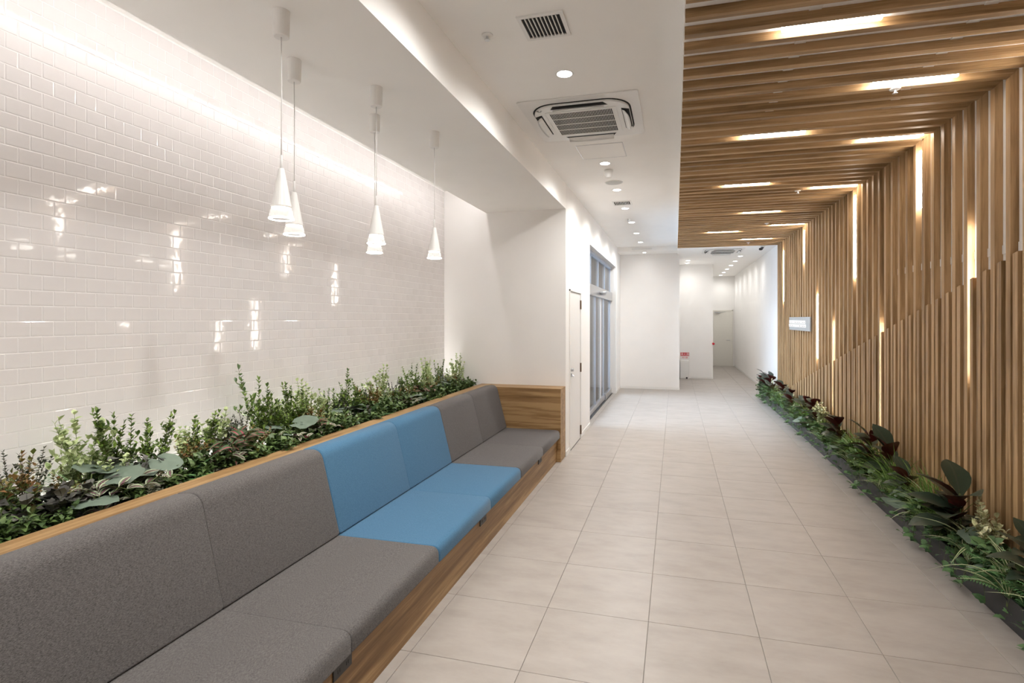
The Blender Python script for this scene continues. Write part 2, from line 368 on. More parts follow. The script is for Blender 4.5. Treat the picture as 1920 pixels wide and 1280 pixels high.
for r in range(-5, 32):
    z = 1.127+TH*r
    if z < 0.72 or z+TH > 3.455: continue
    ph = 1.748 if (r % 2 == 1) else 1.798
    k0 = int((1.35-ph)/TW)-1
    y = ph+TW*k0
    while y+TW < YE+0.001:
        cand.append((y, z)); y += TW
    if YE-y > 0.02: cand.append((y, z, YE-y-0.001))
vis = sorted([c for c in cand if len(c) == 2 and c[0] > 1.60 and 0.98 < c[1] < 3.38], key=lambda c: c[0])[:300]
vset = set(vis)
for c in vis: inst('tile', me_t, wt, (XT, c[0], c[1]))
for c in cand:
    if c in vset: continue
    v_, f_ = (tv, tf) if len(c) == 2 else tile_mesh(c[2], 'x')
    b = len(far_v); far_v += [(XT+x, c[0]+y, c[1]+z) for x, y, z in v_]; far_f += [tuple(b+i for i in q) for q in f_]
# the run of tiles behind the bench end towards the back of the room
for r in range(-5, 32):
    z = 1.127+TH*r
    if z < 0.72 or z+TH > 3.455: continue
    y = (1.748 if r % 2 == 1 else 1.798)+TW*(int((1.35-(1.748 if r % 2 == 1 else 1.798))/TW)-1)-TW
    for k in range(36):
        b = len(far_v); far_v += [(XT+x, y-TW*k+yy, z+zz) for x, yy, zz in tv]; far_f += [tuple(b+i for i in q) for q in tf]
me = bpy.data.meshes.new('tile_field'); me.from_pydata(far_v, [], far_f); me.materials.append(M['tile'])
o = bpy.data.objects.new('tile_field', me); COL.objects.link(o); o.parent = wt; o['kind'] = 'stuff'

# baseboards
struct(MB().box(XL, XL+0.008, YE+0.004, 6.79, 0, 0.06).box(XL, XL+0.008, 7.63, 8.52, 0, 0.06).box(XL, XL+0.008, 12.437, 13.42, 0, 0.06).build('baseboard_left', M['white_trim']), 'white baseboard under the wall with the flush door', 'baseboard')
struct(MB().box(XL+0.008, 0.105, 13.412, 13.42, 0, 0.06).build('baseboard_front', M['white_trim']), 'white baseboard under the facing wall', 'baseboard')
struct(MB().box(0.43, 1.06, 16.092, 16.1, 0, 0.06).build('baseboard_middle', M['white_trim']), 'white baseboard beside the fire cabinet', 'baseboard')
struct(MB().box(XB-0.008, XB, YW+0.05, 20.7, 0, 0.06).build('baseboard_right', M['white_trim']), 'white baseboard along the far passage wall', 'baseboard')

# ------------------------------------------------------------------ oak slats
ws_me = MB().prism([(XW, 0), (XW, ZW), (XB, ZB), (XB, 0)], 'Y', -WW, 0).mesh('wall_slat', M['oakZ'], bevel=0.0015)
cs_me = MB().prism([(0.05, ZW), (XW, ZW), (XB, ZB), (0.05, ZB)], 'Y', -WW, 0).mesh('ceiling_slat', M['oakX'], bevel=0.0015)
clip_c = MB().box(-0.03, 0.03, 0.0, PITCH-WW, -0.006, 0).mesh('slat_clip', M['white_plastic'], bevel=0.001)
clip_w = MB().box(-0.006, 0, 0.0, PITCH-WW, -0.03, 0.03).mesh('slat_clip', M['white_plastic'], bevel=0.001)
for n in range(N0, N1+1):
    inst('slat', ws_me, wr, (0, slatY(n), 0)); inst('slat', cs_me, sc_, (0, slatY(n), 0))
    if -8 <= n <= 12:
        for x in (0.695, 1.54): inst('slat_clip', clip_c, sc_, (x, slatY(n), ZB))
        inst('slat_clip', clip_w, wr, (XB, slatY(n), 2.19))
def ztop(y): return 0.6245+0.2479*(10.107-y)
WBARS = {-3: (2.20, 3.20), -8: (1.2, 2.2), 2: (1.30, 2.41), 7: (2.70, 3.20), 12: (0.62, 1.68), 17: (2.22, 3.20), 22: (0.48, 1.70), 27: (1.14, 2.11), 32: (2.67, 3.20), 42: (2.08, 3.08)}  # first two bars are unseen, added to brighten the near end
for n in range(N0, N1):
    yb = slatY(n)+PITCH/2
    wn = WW-0.014 if n in (2, 12, 22, -8, -18) else WW; yb -= WW-wn  # far side trimmed so more of the bar's glow shows
    za, zb = ztop(yb-wn), ztop(yb)
    za, zb = min(za, ZW-0.02), min(zb, ZW-0.02)
    if zb < 0.2: continue
    xa, xb = XW-0.006, (XB if n not in (2, 12, 22, -8, -18) else XW+0.02)
    m_ = MB(); m_.v = [(xa, yb-wn, 0), (xb, yb-wn, 0), (xb, yb, 0), (xa, yb, 0), (xa, yb-wn, za), (xb, yb-wn, za), (xb, yb, zb), (xa, yb, zb)]
    m_.f = [(0, 3, 2, 1), (4, 5, 6, 7), (0, 1, 5, 4), (1, 2, 6, 5), (2, 3, 7, 6), (3, 0, 4, 7)]
    if n in (2, 12, 22, -8, -18): m_.box(XW+0.02, XB-0.0005, yb-wn, yb-wn+0.008, 0, za)  # added hidden strip, blocks bar light from the near gap
    m_.build('slat', M['oakZ'], wr)

M['backing'] = plain('brown_backing', (0.075, 0.042, 0.022), 0.7, noise=0.1)
ya, yb_ = slatY(N0)-WW, slatY(N1)-0.06
bk = MB(); bk.v = [(x, y, z) for x in (XB-0.0022, XB-0.0002) for (y, z) in ((ya, 0), (yb_, 0), (yb_, max(0.15, ztop(yb_)-0.02)), (ya, min(ZW, ztop(ya))))]
bk.f = [(0, 1, 2, 3), (7, 6, 5, 4), (0, 4, 5, 1), (1, 5, 6, 2), (2, 6, 7, 3), (3, 7, 4, 0)]
bk.build('backing_board', M['backing'], wr)
# light bars among the slats
def light_bar(name, label, group, box_, mount):
    c = [(box_[0]+box_[1])/2, (box_[2]+box_[3])/2, (box_[4]+box_[5])/2]
    t = thing(name, label, 'light', tuple(c), group)
    d = MB().box(*box_).build('diffuser', M['bar'], t, bevel=0.006, seg=2)
    MB().box(*mount).build('mount', M['white_plastic'], t)
    return t
for i, n in enumerate(sorted(WBARS, reverse=True)):
    z0, z1 = WBARS[n]; yc = slatY(n)+0.055
    if n in (2, 12, 22, -8, -18):
        bx_, mn_ = (XB-0.016, XB-0.004, yc-0.012, yc+0.012, z0, z1), (XB-0.004, XB-0.0005, yc-0.012, yc+0.012, z0+0.02, z1-0.02)
    else:
        bx_, mn_ = (XW+0.006, XW+0.034, yc-0.009, yc+0.009, z0, z1), (XW+0.034, XB-0.0005, yc-0.008, yc+0.008, z0+0.02, z1-0.02)
    light_bar('light_bar', 'upright glowing light bar between wall slats, %s counted from the far end' % ORD[i], 'upright light bars in the slat wall',
              bx_, mn_)
CBARS = [(-11, 1.55, 2.03), (-6, 0.555, 1.035), (-1, 1.265, 1.75), (4, 0.555, 1.045), (6, 1.55, 2.03), (14, 0.555, 1.045), (16, 1.55, 2.04), (24, 0.96, 1.46), (31, 1.54, 2.03), (34, 0.56, 1.08), (40, 1.24, 1.80)]  # first bar is unseen, added for more light behind the camera
for i, (n, x0, x1) in enumerate(reversed(CBARS)):
    yc = slatY(n)+0.06
    light_bar('light_bar', 'crosswise glowing light bar between ceiling slats, %s counted from the far end' % ORD[i], 'crosswise light bars in the slat ceiling',
              (x0, x1, yc-0.013, yc+0.013, ZW+0.006, ZW+0.034), (x0+0.02, x1-0.02, yc-0.012, yc+0.012, ZW+0.034, ZB-0.0005))

# cove strip over the tiled wall and strip behind the bench planting
t = thing('cove_light', 'long hidden light strip above the soffit washing the tiled wall', 'light', (XS-0.05, 1.5, 3.40))
MB().box(XS-0.058, XS-0.044, YBACK+0.1, 6.40, 3.397, 3.405).build('diffuser', M['cove'], t)
MB().box(XS-0.075, XS, YBACK+0.1, 6.40, 3.405, 3.439).build('housing', M['white_plastic'], t)
t = thing('planter_light', 'long hidden light strip behind the bench plants at the tiled wall', 'light', (XT+0.03, 1.5, 0.72))
MB().box(XT+0.02, XT+0.045, YBACK+0.1, 6.45, 0.722, 0.732).build('diffuser', M['planter_glow'], t)
MB().box(XT+0.015, XT+0.05, YBACK+0.1, 6.45, 0.70, 0.722).build('housing', M['white_plastic'], t)

# ------------------------------------------------------------------ bench
bench = thing('bench', 'long built-in bench with oak base and grey and blue cushions', 'bench', (-1.7, 3.0, 0))
YB0 = -0.7
MB().box(-1.41, -1.39, YB0, 6.28, 0, 0.30).build('base_panel', M['benchY'], bench)
MB().box(-2.30, XL-0.004, 6.28, YE, 0, 0.885).build('end_panel', M['benchX'], bench, bevel=0.0015)
MB().box(-2.46, -2.302, YB0, YE, 0.845, 0.885).build('rim_board', M['benchY'], bench, bevel=0.0015)
MB().box(-2.46, -2.43, YB0, YE, 0.0, 0.845).build('back_board', M['benchY'], bench)
MB().box(-2.43, -1.41, YB0, 6.28, 0.26, 0.285).build('seat_deck', M['benchY'], bench)
def round_poly(pts, seg=7):
    out = []
    n = len(pts)
    for i in range(n):
        x, y, r = pts[i]; p = Vector((x, y)); a = Vector(pts[i-1][:2]); b = Vector(pts[(i+1) % n][:2])
        if r < 1e-5: out.append((x, y)); continue
        u = (a-p).normalized(); v = (b-p).normalized(); ang = u.angle(v); d = min(r/math.tan(ang/2), 0.49*(a-p).length, 0.49*(b-p).length)
        p0 = p+u*d; p2 = p+v*d
        for k in range(seg+1):
            s_ = k/seg; q = p0*(1-s_)**2+p*(2*s_*(1-s_))+p2*s_**2; out.append((q.x, q.y))
    return out
def cushion(name, prof, y0, y1, mat, hard0, hard1, label=None):
    n = len(prof); cx = sum(p[0] for p in prof)/n; cz = sum(p[1] for p in prof)/n
    def inset(e):
        o = []
        for (x, z) in prof:
            d = Vector((x-cx, z-cz)); l = d.length; d = d*((l-e)/l); o.append((cx+d.x, cz+d.y))
        return o
    r0 = [(y0, .013), (y0+.003, .006), (y0+.008, .002), (y0+.016, 0)] if hard0 else [(y0, .006), (y0+.002, .0025), (y0+.006, 0)]
    r1 = [(y1-.016, 0), (y1-.008, .002), (y1-.003, .006), (y1, .013)] if hard1 else [(y1-.006, 0), (y1-.002, .0025), (y1, .006)]
    rings = r0+[((y0+y1)/2, 0)]+r1
    m_ = MB()
    for (y, e) in rings:
        for (x, z) in inset(e): m_.v.append((x, y, z))
    for k in range(len(rings)-1):
        for i in range(n):
            j = (i+1) % n; m_.f.append((k*n+i, (k+1)*n+i, (k+1)*n+j, k*n+j))
    m_.f.append(tuple(range(n))); b = (len(rings)-1)*n; m_.f.append(tuple(b+i for i in reversed(range(n))))
    o = m_.build(name, mat, bench, smooth=True)
    if label: o['label'] = label
    return o
SEATP = round_poly([(-1.347, 0.288, 0.012), (-1.347, 0.387, 0.055), (-2.06, 0.383, 0.01), (-2.06, 0.286, 0.0)])
BACKP = round_poly([(-2.02, 0.386, 0.012), (-2.155, 0.918, 0.13), (-2.301, 0.900, 0.012), (-2.301, 0.386, 0.0)], 9)
YS = [-0.68, 0.25, 1.13, 2.01, 2.89, 3.80, 4.61, 5.44, 6.278]
for k in range(len(YS)-1):
    blue = k in (4, 5); mat = M['blue_fab'] if blue else M['grey_fab']
    h0 = k in (4, 6, 2, 0); h1 = k in (3, 5, 7, 1)
    lab = ('blue' if blue else 'grey')+' wool upholstered '
    cushion('seat_cushion', SEATP, YS[k]+0.0006, YS[k+1]-0.0006, mat, h0, h1, lab+'seat pad')
    cushion('back_cushion', BACKP, YS[k]+0.0006, YS[k+1]-0.0006, mat, h0, h1, lab+'back pad')
for y in (2.0, 3.73, 5.45):
    o = MB().box(-1.39, -1.383, y-0.065, y+0.065, 0.205, 0.262).build('outlet', M['black_plastic'], bench, bevel=0.002)
    o['label'] = 'black power outlet plate'
    for dy in (-0.03, 0.03):
        for dd in (-0.007, 0.007):
            MB().box(-1.3835, -1.3822, y+dy+dd-0.0015, y+dy+dd+0.0015, 0.226, 0.242).build('socket_slot', M['dark'], o)

# planting trough behind the bench
tr_ = thing('bench_planter', 'planting trough of dark soil between the bench back and tiled wall', 'planter', (-2.72, 3.0, 0))
MB().box(XT+0.07, -2.462, YB0, YE-0.004, 0.70, 0.80).build('soil', M['soil'], tr_)
gm = MB()
for k in range(900):
    x = R.uniform(-2.62, -2.47); y = R.uniform(1.3, 6.5); r = R.uniform(0.005, 0.011)
    b = len(gm.v); a0 = R.random()*6
    gm.v += [(x+r*math.cos(a0+i*2.094), y+r*math.sin(a0+i*2.094), 0.80) for i in range(3)]+[(x+R.uniform(-.3, .3)*r, y, 0.80+r*1.1)]
    gm.f += [(b, b+1, b+3), (b+1, b+2, b+3), (b+2, b, b+3)]
tag(gm.build('gravel', M['pebble'], tr_), kind='stuff')

# floor planter along the slat wall
pl = thing('floor_planter', 'low dark metal trough along the foot of the slat wall', 'planter', (1.95, 7.0, 0))
MB().box(1.815, 1.827, -0.8, 12.62, 0, 0.165).build('front_panel', M['dark_metal'], pl, bevel=0.001)
MB().box(1.827, XW-0.012, 12.608, 12.62, 0, 0.165).build('end_panel', M['dark_metal'], pl)
MB().box(1.827, XW-0.01, -0.8, 12.608, 0.02, 0.135).build('soil', M['soil'], pl)

# ------------------------------------------------------------------ doors
d1 = MB().box(XL-0.004, XL+0.004, 6.822, 7.598, 0.012, 2.09).build('door_1', M['white_trim']); struct(d1, 'white flush service door with lock and three hinges', 'door')
g = MB(); e = 0.004
g.box(XL, XL+0.0025, 6.816, 6.8215, 0, 2.096).box(XL, XL+0.0025, 7.5985, 7.604, 0, 2.096).box(XL, XL+0.0025, 6.816, 7.604, 2.0905, 2.097).box(XL, XL+0.0025, 6.82, 7.6, 0.0, 0.0115)
g.build('door_gap', M['black_plastic'], d1)
MB().box(XL, XL+0.014, 6.79, 6.815, 0, 2.12).box(XL, XL+0.014, 7.605, 7.63, 0, 2.12).box(XL, XL+0.014, 6.79, 7.63, 2.098, 2.12).build('door_frame', M['white_trim'], d1)
for z0, z1 in ((1.872, 2.0), (0.968, 1.096), (0.066, 0.196)):
    MB().tube([(XL+0.012, 7.602, z0), (XL+0.012, 7.602, z1)], 0.011, 8).box(XL+0.003, XL+0.007, 7.57, 7.63, z0, z1).build('hinge', M['bronze'], d1)
hd = MB(); hd.tube([(XL+0.004, 6.893, 1.061), (XL+0.04, 6.893, 1.061)], 0.022, 14).tube([(XL+0.004, 6.893, 0.99), (XL+0.018, 6.893, 0.99)], 0.024, 14)
hd.tube([(XL+0.018, 6.893, 0.99), (XL+0.045, 6.893, 0.975)], 0.012, 10); hd.build('lock', M['steel'], d1)
# far door
d2 = MB().box(1.36, 2.018, 20.672, 20.70, 0.005, 2.022).build('door_2', M['ivory']); struct(d2, 'cream hinged door closing the far passage', 'door')
MB().box(1.32, 1.36, 20.665, 20.70, 0, 2.06).box(2.018, 2.05, 20.665, 20.70, 0, 2.06).box(1.32, 2.05, 20.665, 20.70, 2.022, 2.06).build('door_frame', M['ivory'], d2)
MB().box(1.40, 1.60, 20.62, 20.672, 1.95, 1.99).tube([(1.50, 20.63, 1.96), (1.78, 20.60, 2.0)], 0.01, 6).build('door_closer', M['steel'], d2)
MB().tube([(1.935, 20.672, 0.96), (1.935, 20.62, 0.96), (1.82, 20.62, 0.96)], 0.011, 8).lathe([(0, 0), (0.026, 0)], (1.935, 20.665, 0.96), 12).build('door_handle', M['steel'], d2)
# glass entrance
XG = -1.48
d3 = MB().box(XG-0.06, XG+0.06, 8.52, 12.437, 2.155, 2.345).build('door_3', M['steel']); struct(d3, 'automatic glass entrance with steel transom and posts', 'door')
for y, ww, mt in ((8.55, 0.03, 'alu_blue'), (9.35, 0.03, 'alu_blue'), (10.07, 0.022, 'alu_blue'), (10.82, 0.05, 'white_trim'), (11.27, 0.03, 'alu_blue'), (12.40, 0.037, 'alu_blue')):
    MB().box(XG-0.011, XG+0.011, y-ww, y+ww, 0.0, 2.155).build('post', M[mt], d3, bevel=0.002)
for y in (9.5, 10.47, 11.45, 12.41): MB().box(XG-0.011, XG+0.011, y-0.022, y+0.022, 2.345, 2.90).build('mullion', M['alu_blue'], d3)
MB().box(XG-0.05, XG+0.05, 8.52, 12.437, 2.89, 2.94).build('head_frame', M['alu_blue'], d3)
MB().box(XG-0.035, XG+0.035, 8.58, 11.25, 0.02, 0.115).build('bottom_rail', M['steel'], d3, bevel=0.002)
MB().box(XG-0.05, XG+0.05, 11.30, 12.40, 0.0, 0.13).build('bottom_rail', M['steel'], d3, bevel=0.002)
MB().box(XG-0.06, XG+0.07, 8.52, 12.437, 0.0, 0.006).build('threshold', M['dark_metal'], d3)
for y0, y1 in ((8.58, 9.32), (9.38, 10.05), (10.09, 10.77), (10.87, 11.24), (11.30, 12.36)): MB().box(XG-0.005, XG+0.005, y0, y1, 0.115, 2.155).build('pane', M['glass'], d3)
for y0, y1 in ((8.54, 9.48), (9.52, 10.45), (10.49, 11.43), (11.47, 12.39)): MB().box(XG-0.005, XG+0.005, y0, y1, 2.345, 2.89).build('pane', M['glass'], d3)
o = MB().lathe([(0.0, -0.05), (0.05, -0.045), (0.075, -0.01), (0.075, 0.02), (0.0, 0.03)], (XG+0.11, 10.4, 2.245), 16).build('door_sensor', M['steel'], d3, smooth=True); o['label'] = 'grey motion sensor under the transom'
# outdoors
struct(MB().box(-14, -1.62, -4, 34, -0.10, -0.02).build('pavement', M['pave']), 'grey paving outside the glass entrance', 'pavement')
ex = MB().box(-14.4, -14.0, -4, 34, -0.02, 5).build('exterior_wall', M['facade']); struct(ex, 'grey building across the street outside the entrance', 'building')
for k in range(14): MB().box(-14.0, -13.75, 1+2*k, 1.25+2*k, -0.02, 5).build('pilaster', M['white_trim'], ex)
for k in range(14): MB().box(-14.0, -13.96, 1.6+2*k, 2.7+2*k, 0.8, 2.8).build('window_pane', M['glass'], ex)

# ------------------------------------------------------------------ ceiling fittings
def downlight(x, y, z, label, group, power, r=0.052, **kw):
    t = thing('downlight', label, 'light', (x, y, z), group)
    MB().lathe([(r, -0.0005), (r+0.012, -0.0005), (r+0.010, -0.004), (r, -0.003)], (x, y, z), 28, close=True).build('trim_ring', M['white_plastic'], t, smooth=True)
    MB().lathe([(0, -0.0022), (r, -0.0022), (r, -0.0004), (0, -0.0004)], (x, y, z), 28).build('diffuser', M['glow'], t)
    spot(t, power, **kw); return t
DLY = [3.63, 5.833, 7.07, 8.28, 9.505, 10.745, 12.01]
for i, y in enumerate(reversed(DLY)):
    downlight(-0.747, y, ZC, 'round recessed downlight in the long ceiling row, %s counted from the facing wall' % ORD[i], 'downlights along the lobby ceiling', P_DOWN)
for i, y in enumerate((2.4, 1.2, 0.0, -1.2, -2.4)):  # unseen lamps carrying the row on, added to light the near end
    downlight(-0.747, y, ZC, 'added unseen round downlight behind the slotted ceiling vent, %s from it' % ORD[i], 'downlights along the lobby ceiling', P_DOWN)
for i, (x, y) in enumerate(((1.59, 20.15), (1.59, 19.0), (1.59, 17.78), (1.59, 16.56), (1.585, 15.40), (1.58, 14.18))):
    downlight(x, y, ZF, 'round recessed downlight in the passage ceiling, %s counted from the cream door' % ORD[i], 'downlights along the passage', P_FAR)
for i, (x, y) in enumerate(((0.335, 14.95), (0.33, 15.55))):
    downlight(x, y, ZF if False else 3.335 if x < 0.046 else ZF, 'round recessed downlight washing the wall above the fire sign, %s of two' % ORD[i], 'downlights above the fire sign', P_FAR*0.8)
downlight(-0.72, 13.05, 3.335, 'small round wall washer in the low ceiling before the facing wall', None, P_FAR*0.12, r=0.04)

def slot_vent(x0, x1, y0, y1, label, nsl):
    t = thing('ceiling_vent', label, 'vent', ((x0+x1)/2, (y0+y1)/2, ZC), 'slotted ceiling vents')
    MB().box(x0, x1, y0, y1, ZC-0.0015, ZC-0.0003).build('dark_opening', M['dark'], t)
    b = 0.022
    MB().box(x0-b, x1+b, y0-b, y0, ZC-0.010, ZC-0.0003).box(x0-b, x1+b, y1, y1+b, ZC-0.010, ZC-0.0003).box(x0-b, x0, y0, y1, ZC-0.010, ZC-0.0003).box(x1, x1+b, y0, y1, ZC-0.010, ZC-0.0003).build('frame', M['white_plastic'], t)
    for k in range(1, nsl):
        x = x0+(x1-x0)*k/nsl
        MB().box(x-0.0025, x+0.0025, y0, y1, ZC-0.012, ZC-0.0016).build('slat', M['white_plastic'], t)
slot_vent(-0.850, -0.625, 2.895, 3.110, 'square slotted vent with black gaps beside a starry downlight', 10)
slot_vent(-0.868, -0.640, 7.76, 7.99, 'small slotted vent with black gaps further down the ceiling', 10)

def rrect(cx, cy, s, r, seg=8):
    out = []
    for (sx, sy, a0) in ((1, 1, 0), (-1, 1, PI/2), (-1, -1, PI), (1, -1, 3*PI/2)):
        for k in range(seg+1):
            a = a0+PI/2*k/seg; out.append((cx+sx*(s/2-r)+r*math.cos(a), cy+sy*(s/2-r)+r*math.sin(a)))
    return out
def cassette(cx, cy, z, label, s=0.948):
    t = thing('ceiling_cassette', label, 'air conditioner', (cx, cy, z), None)
    MB().prism(rrect(cx, cy, s, 0.02, 4), 'Z', z-0.010, z-0.0005).build('outer_panel', M['white_plastic'], t, bevel=0.002)
    MB().prism(rrect(cx, cy, 0.80, 0.20), 'Z', z-0.011, z-0.0100).build('shadow_gap', M['dark'], t)
    MB().prism(rrect(cx, cy, 0.775, 0.19), 'Z', z-0.030, z-0.0112).build('body', M['white_plastic'], t, bevel=0.004, seg=2)
    for k in range(4):
        a = k*PI/2; ca, sa = math.cos(a), math.sin(a)
        def T(u, v, zz): return (cx+u*ca-v*sa, cy+u*sa+v*ca, z+zz)
        sl = MB(); p = [T(0.325, -0.23, -0.031), T(0.385, -0.20, -0.031), T(0.385, 0.20, -0.031), T(0.325, 0.23, -0.031)]
        q = [(x, y, zz+0.0012) for x, y, zz in p]; sl.v = p+q; sl.f = [(0, 1, 2, 3), (7, 6, 5, 4), (0, 4, 5, 1), (1, 5, 6, 2), (2, 6, 7, 3), (3, 7, 4, 0)]
        sl.build('air_slot', M['dark'], t)
        fb = MB(); n_ = 8
        for i in range(n_+1):
            v = -0.205+0.41*i/n_; w_ = 0.05*(1-0.35*(abs(v)/0.205)**3)
            fb.v += [T(0.332, v, -0.036), T(0.332+w_*0.55, v, -0.045), T(0.332+w_, v, -0.062), T(0.332+w_, v, -0.066), T(0.332+w_*0.5, v, -0.050), T(0.332, v, -0.041)]
        for i in range(n_):
            for j in range(6):
                j2 = (j+1) % 6; fb.f.append((i*6+j, i*6+j2, (i+1)*6+j2, (i+1)*6+j))
        fb.f.append(tuple(range(6))); fb.f.append(tuple(n_*6+j for j in reversed(range(6))))
        fb.build('flap', M['white_plastic'], t, smooth=True)
    MB().box(cx-0.29, cx+0.29, cy-0.275, cy+0.275, z-0.0345, z-0.0300).build('grille_frame', M['white_plastic'], t, bevel=0.002)
    gr = MB().box(cx-0.255, cx+0.255, cy-0.255, cy+0.255, z-0.0352, z-0.0346).build('grille', M['dark'], t)
    fins = MB()
    for k in range(41):
        x = cx-0.255+0.51*k/40; fins.box(x-0.0014, x+0.0014, cy-0.255, cy+0.255, z-0.0370, z-0.0353)
    for k in range(5):
        y = cy-0.255+0.51*k/4; fins.box(cx-0.255, cx+0.255, y-0.004, y+0.004, z-0.0372, z-0.0353)
    fins.build('grille_fins', M['white_plastic'], gr)
    lg = MB().box(cx-0.345, cx-0.325, cy-0.33, cy-0.318, z-0.0312, z-0.0303).box(cx-0.318, cx-0.300, cy-0.33, cy-0.322, z-0.0312, z-0.0303).box(cx-0.34, cx-0.31, cy-0.305, cy-0.300, z-0.0312, z-0.0303)
    lg.build('maker_mark', M['dark'], t)
    return t
cassette(-0.742, 4.484, ZC, 'white ceiling cassette air conditioner with dark square grille')
cassette(1.06, 12.95, ZF, 'white ceiling cassette air conditioner beyond the slat ceiling', 0.90)
o = MB().box(-0.947, -0.501, 5.18, 5.62, ZC-0.003, ZC-0.0003).build('access_hatch', M['white_ceiling'], bevel=0.001); tag(o, 'square white access hatch behind the ceiling cassette', 'hatch')
g = MB(); x0, x1, y0, y1, b = -0.952, -0.496, 5.175, 5.625, 0.004
g.box(x0-b, x1+b, y0-b, y0, ZC-0.0025, ZC-0.0003).box(x0-b, x1+b, y1, y1+b, ZC-0.0025, ZC-0.0003).box(x0-b, x0, y0, y1, ZC-0.0025, ZC-0.0003).box(x1, x1+b, y0, y1, ZC-0.0025, ZC-0.0003)
g.build('hatch_frame', M['steel'], o)
t = thing('smoke_detector', 'small white smoke detector between two downlights near the ceiling speaker', 'detector', (-0.74, 6.11, ZC))
MB().lathe([(0.052, -0.0005), (0.055, -0.02), (0.045, -0.028), (0.045, -0.06), (0.03, -0.085), (0, -0.088)], (-0.74, 6.11, ZC), 20).build('housing', M['white_plastic'], t, smooth=True)
t = thing('ceiling_speaker', 'round flush ceiling speaker with pale mesh', 'speaker', (-0.745, 6.68, ZC))
MB().lathe([(0.10, -0.0005), (0.112, -0.0005), (0.110, -0.006), (0.10, -0.004)], (-0.745, 6.68, ZC), 28, close=True).build('rim', M['white_plastic'], t, smooth=True)
MB().lathe([(0, -0.003), (0.10, -0.003), (0.10, -0.0006), (0, -0.0006)], (-0.745, 6.68, ZC), 28).build('mesh_cover', plain('speaker_mesh', (0.5, 0.49, 0.47), 0.7, noise=0.1, nscale=300), t)
def sprinkler(x, y, z, label):
    t = thing('sprinkler', label, 'sprinkler', (x, y, z), 'ceiling sprinklers')
    MB().lathe([(0.0, -0.0005), (0.035, -0.0005), (0.030, -0.006), (0.014, -0.009), (0, -0.009)], (x, y, z), 18).build('escutcheon', M['white_plastic'], t, smooth=True)
    MB().lathe([(0.0, -0.009), (0.007, -0.009), (0.007, -0.028), (0.017, -0.029), (0.017, -0.032), (0, -0.032)], (x, y, z), 14).build('nozzle', M['steel'], t)
sprinkler(-1.095, 3.017, ZC, 'small sprinkler head near the ceiling edge beside the slotted vent')
sprinkler(-0.782, 9.206, ZC, 'small sprinkler head beside a downlight in the lobby ceiling row')
for i, (x, y) in enumerate(((1.425, 11.45), (1.425, 9.29), (1.425, 6.98), (1.425, 4.09))):
    n = round((y-P0-0.06)/PITCH); yy = slatY(n)-WW/2
    sprinkler(x, yy, ZW, 'chrome sprinkler head under a ceiling slat, %s from the far end' % ORD[i])
t = thing('dome_camera', 'small dark dome camera under the passage ceiling beside the slat wall', 'camera', (1.83, 12.35, ZF))
MB().lathe([(0, -0.0005), (0.05, -0.0005), (0.05, -0.02), (0.03, -0.025), (0, -0.025)], (1.83, 12.35, ZF), 18).build('mount', M['white_plastic'], t, smooth=True)
MB().tube([(1.83, 12.35, ZF-0.025), (1.80, 12.30, ZF-0.07), (1.76, 12.22, ZF-0.08)], 0.028, 10).build('lens_tube', M['black_plastic'], t, smooth=True)
o = MB().box(-1.0, -0.52, 12.765, 12.779, 3.37, 3.41).build('linear_vent', M['white_plastic'], bevel=0.002); tag(o, 'slim white vent panel on the ceiling step before the facing wall', 'vent')

# pendants
for i, (x, y) in enumerate(((-1.732, 3.625), (-1.985, 3.225), (-1.735, 2.837), (-1.978, 2.426), (-1.722, 2.028))):
    t = thing('pendant_lamp', 'white cone pendant lamp with clear glass lip, %s counted from the alcove end wall' % ORD[i], 'lamp', (x, y, ZS1), 'cone pendants over the bench')
    c = (x, y, ZS1)
    MB().lathe([(0, -0.0005), (0.037, -0.0005), (0.034, -0.115), (0.031, -0.118), (0, -0.118)], c, 24).build('canopy', M['white_plastic'], t, smooth=False)
    MB().tube([(x, y, ZS1-0.118), (x+0.002, y, ZS1-0.4), (x, y, 2.46)], 0.0026, 6).build('cable', M['white_plastic'], t, smooth=True)
    MB().tube([(x, y, 2.47), (x, y, 2.405)], 0.0055, 8).build('cable_sleeve', M['white_plastic'], t, smooth=True)
    MB().lathe([(0, 0.178), (0.011, 0.178), (0.013, 0.172), (0.044, 0.006), (0.0425, 0.004), (0.040, 0.0), (0, 0.0)], (x, y, 2.232), 28).build('cone_shade', M['white_plastic'], t, smooth=False)
    MB().lathe([(0, 0.002), (0.040, 0.002), (0.040, -0.001), (0, -0.001)], (x, y, 2.230), 24).build('lamp_disc', M['ring'], t)
    gl_ = MB().lathe([(0.043, 0.0), (0.047, -0.012), (0.054, -0.046), (0.0515, -0.046), (0.0445, -0.012), (0.0405, 0.0)], (x, y, 2.230), 28, close=True).build('glass_lip', M['lamp_glass'], t, smooth=True)
    MB().lathe([(0.0485, -0.045), (0.0535, -0.045), (0.054, -0.049), (0.049, -0.051)], (x, y, 2.230), 28, close=True).build('refraction_glow_rim', M['ring'], gl_)  # emission stands in for lamplight refracted at the glass edge
    spot(t, P_PEND, ang=120, blend=0.6, size=0.03, col=WARM, dz=2.17-ZS1)

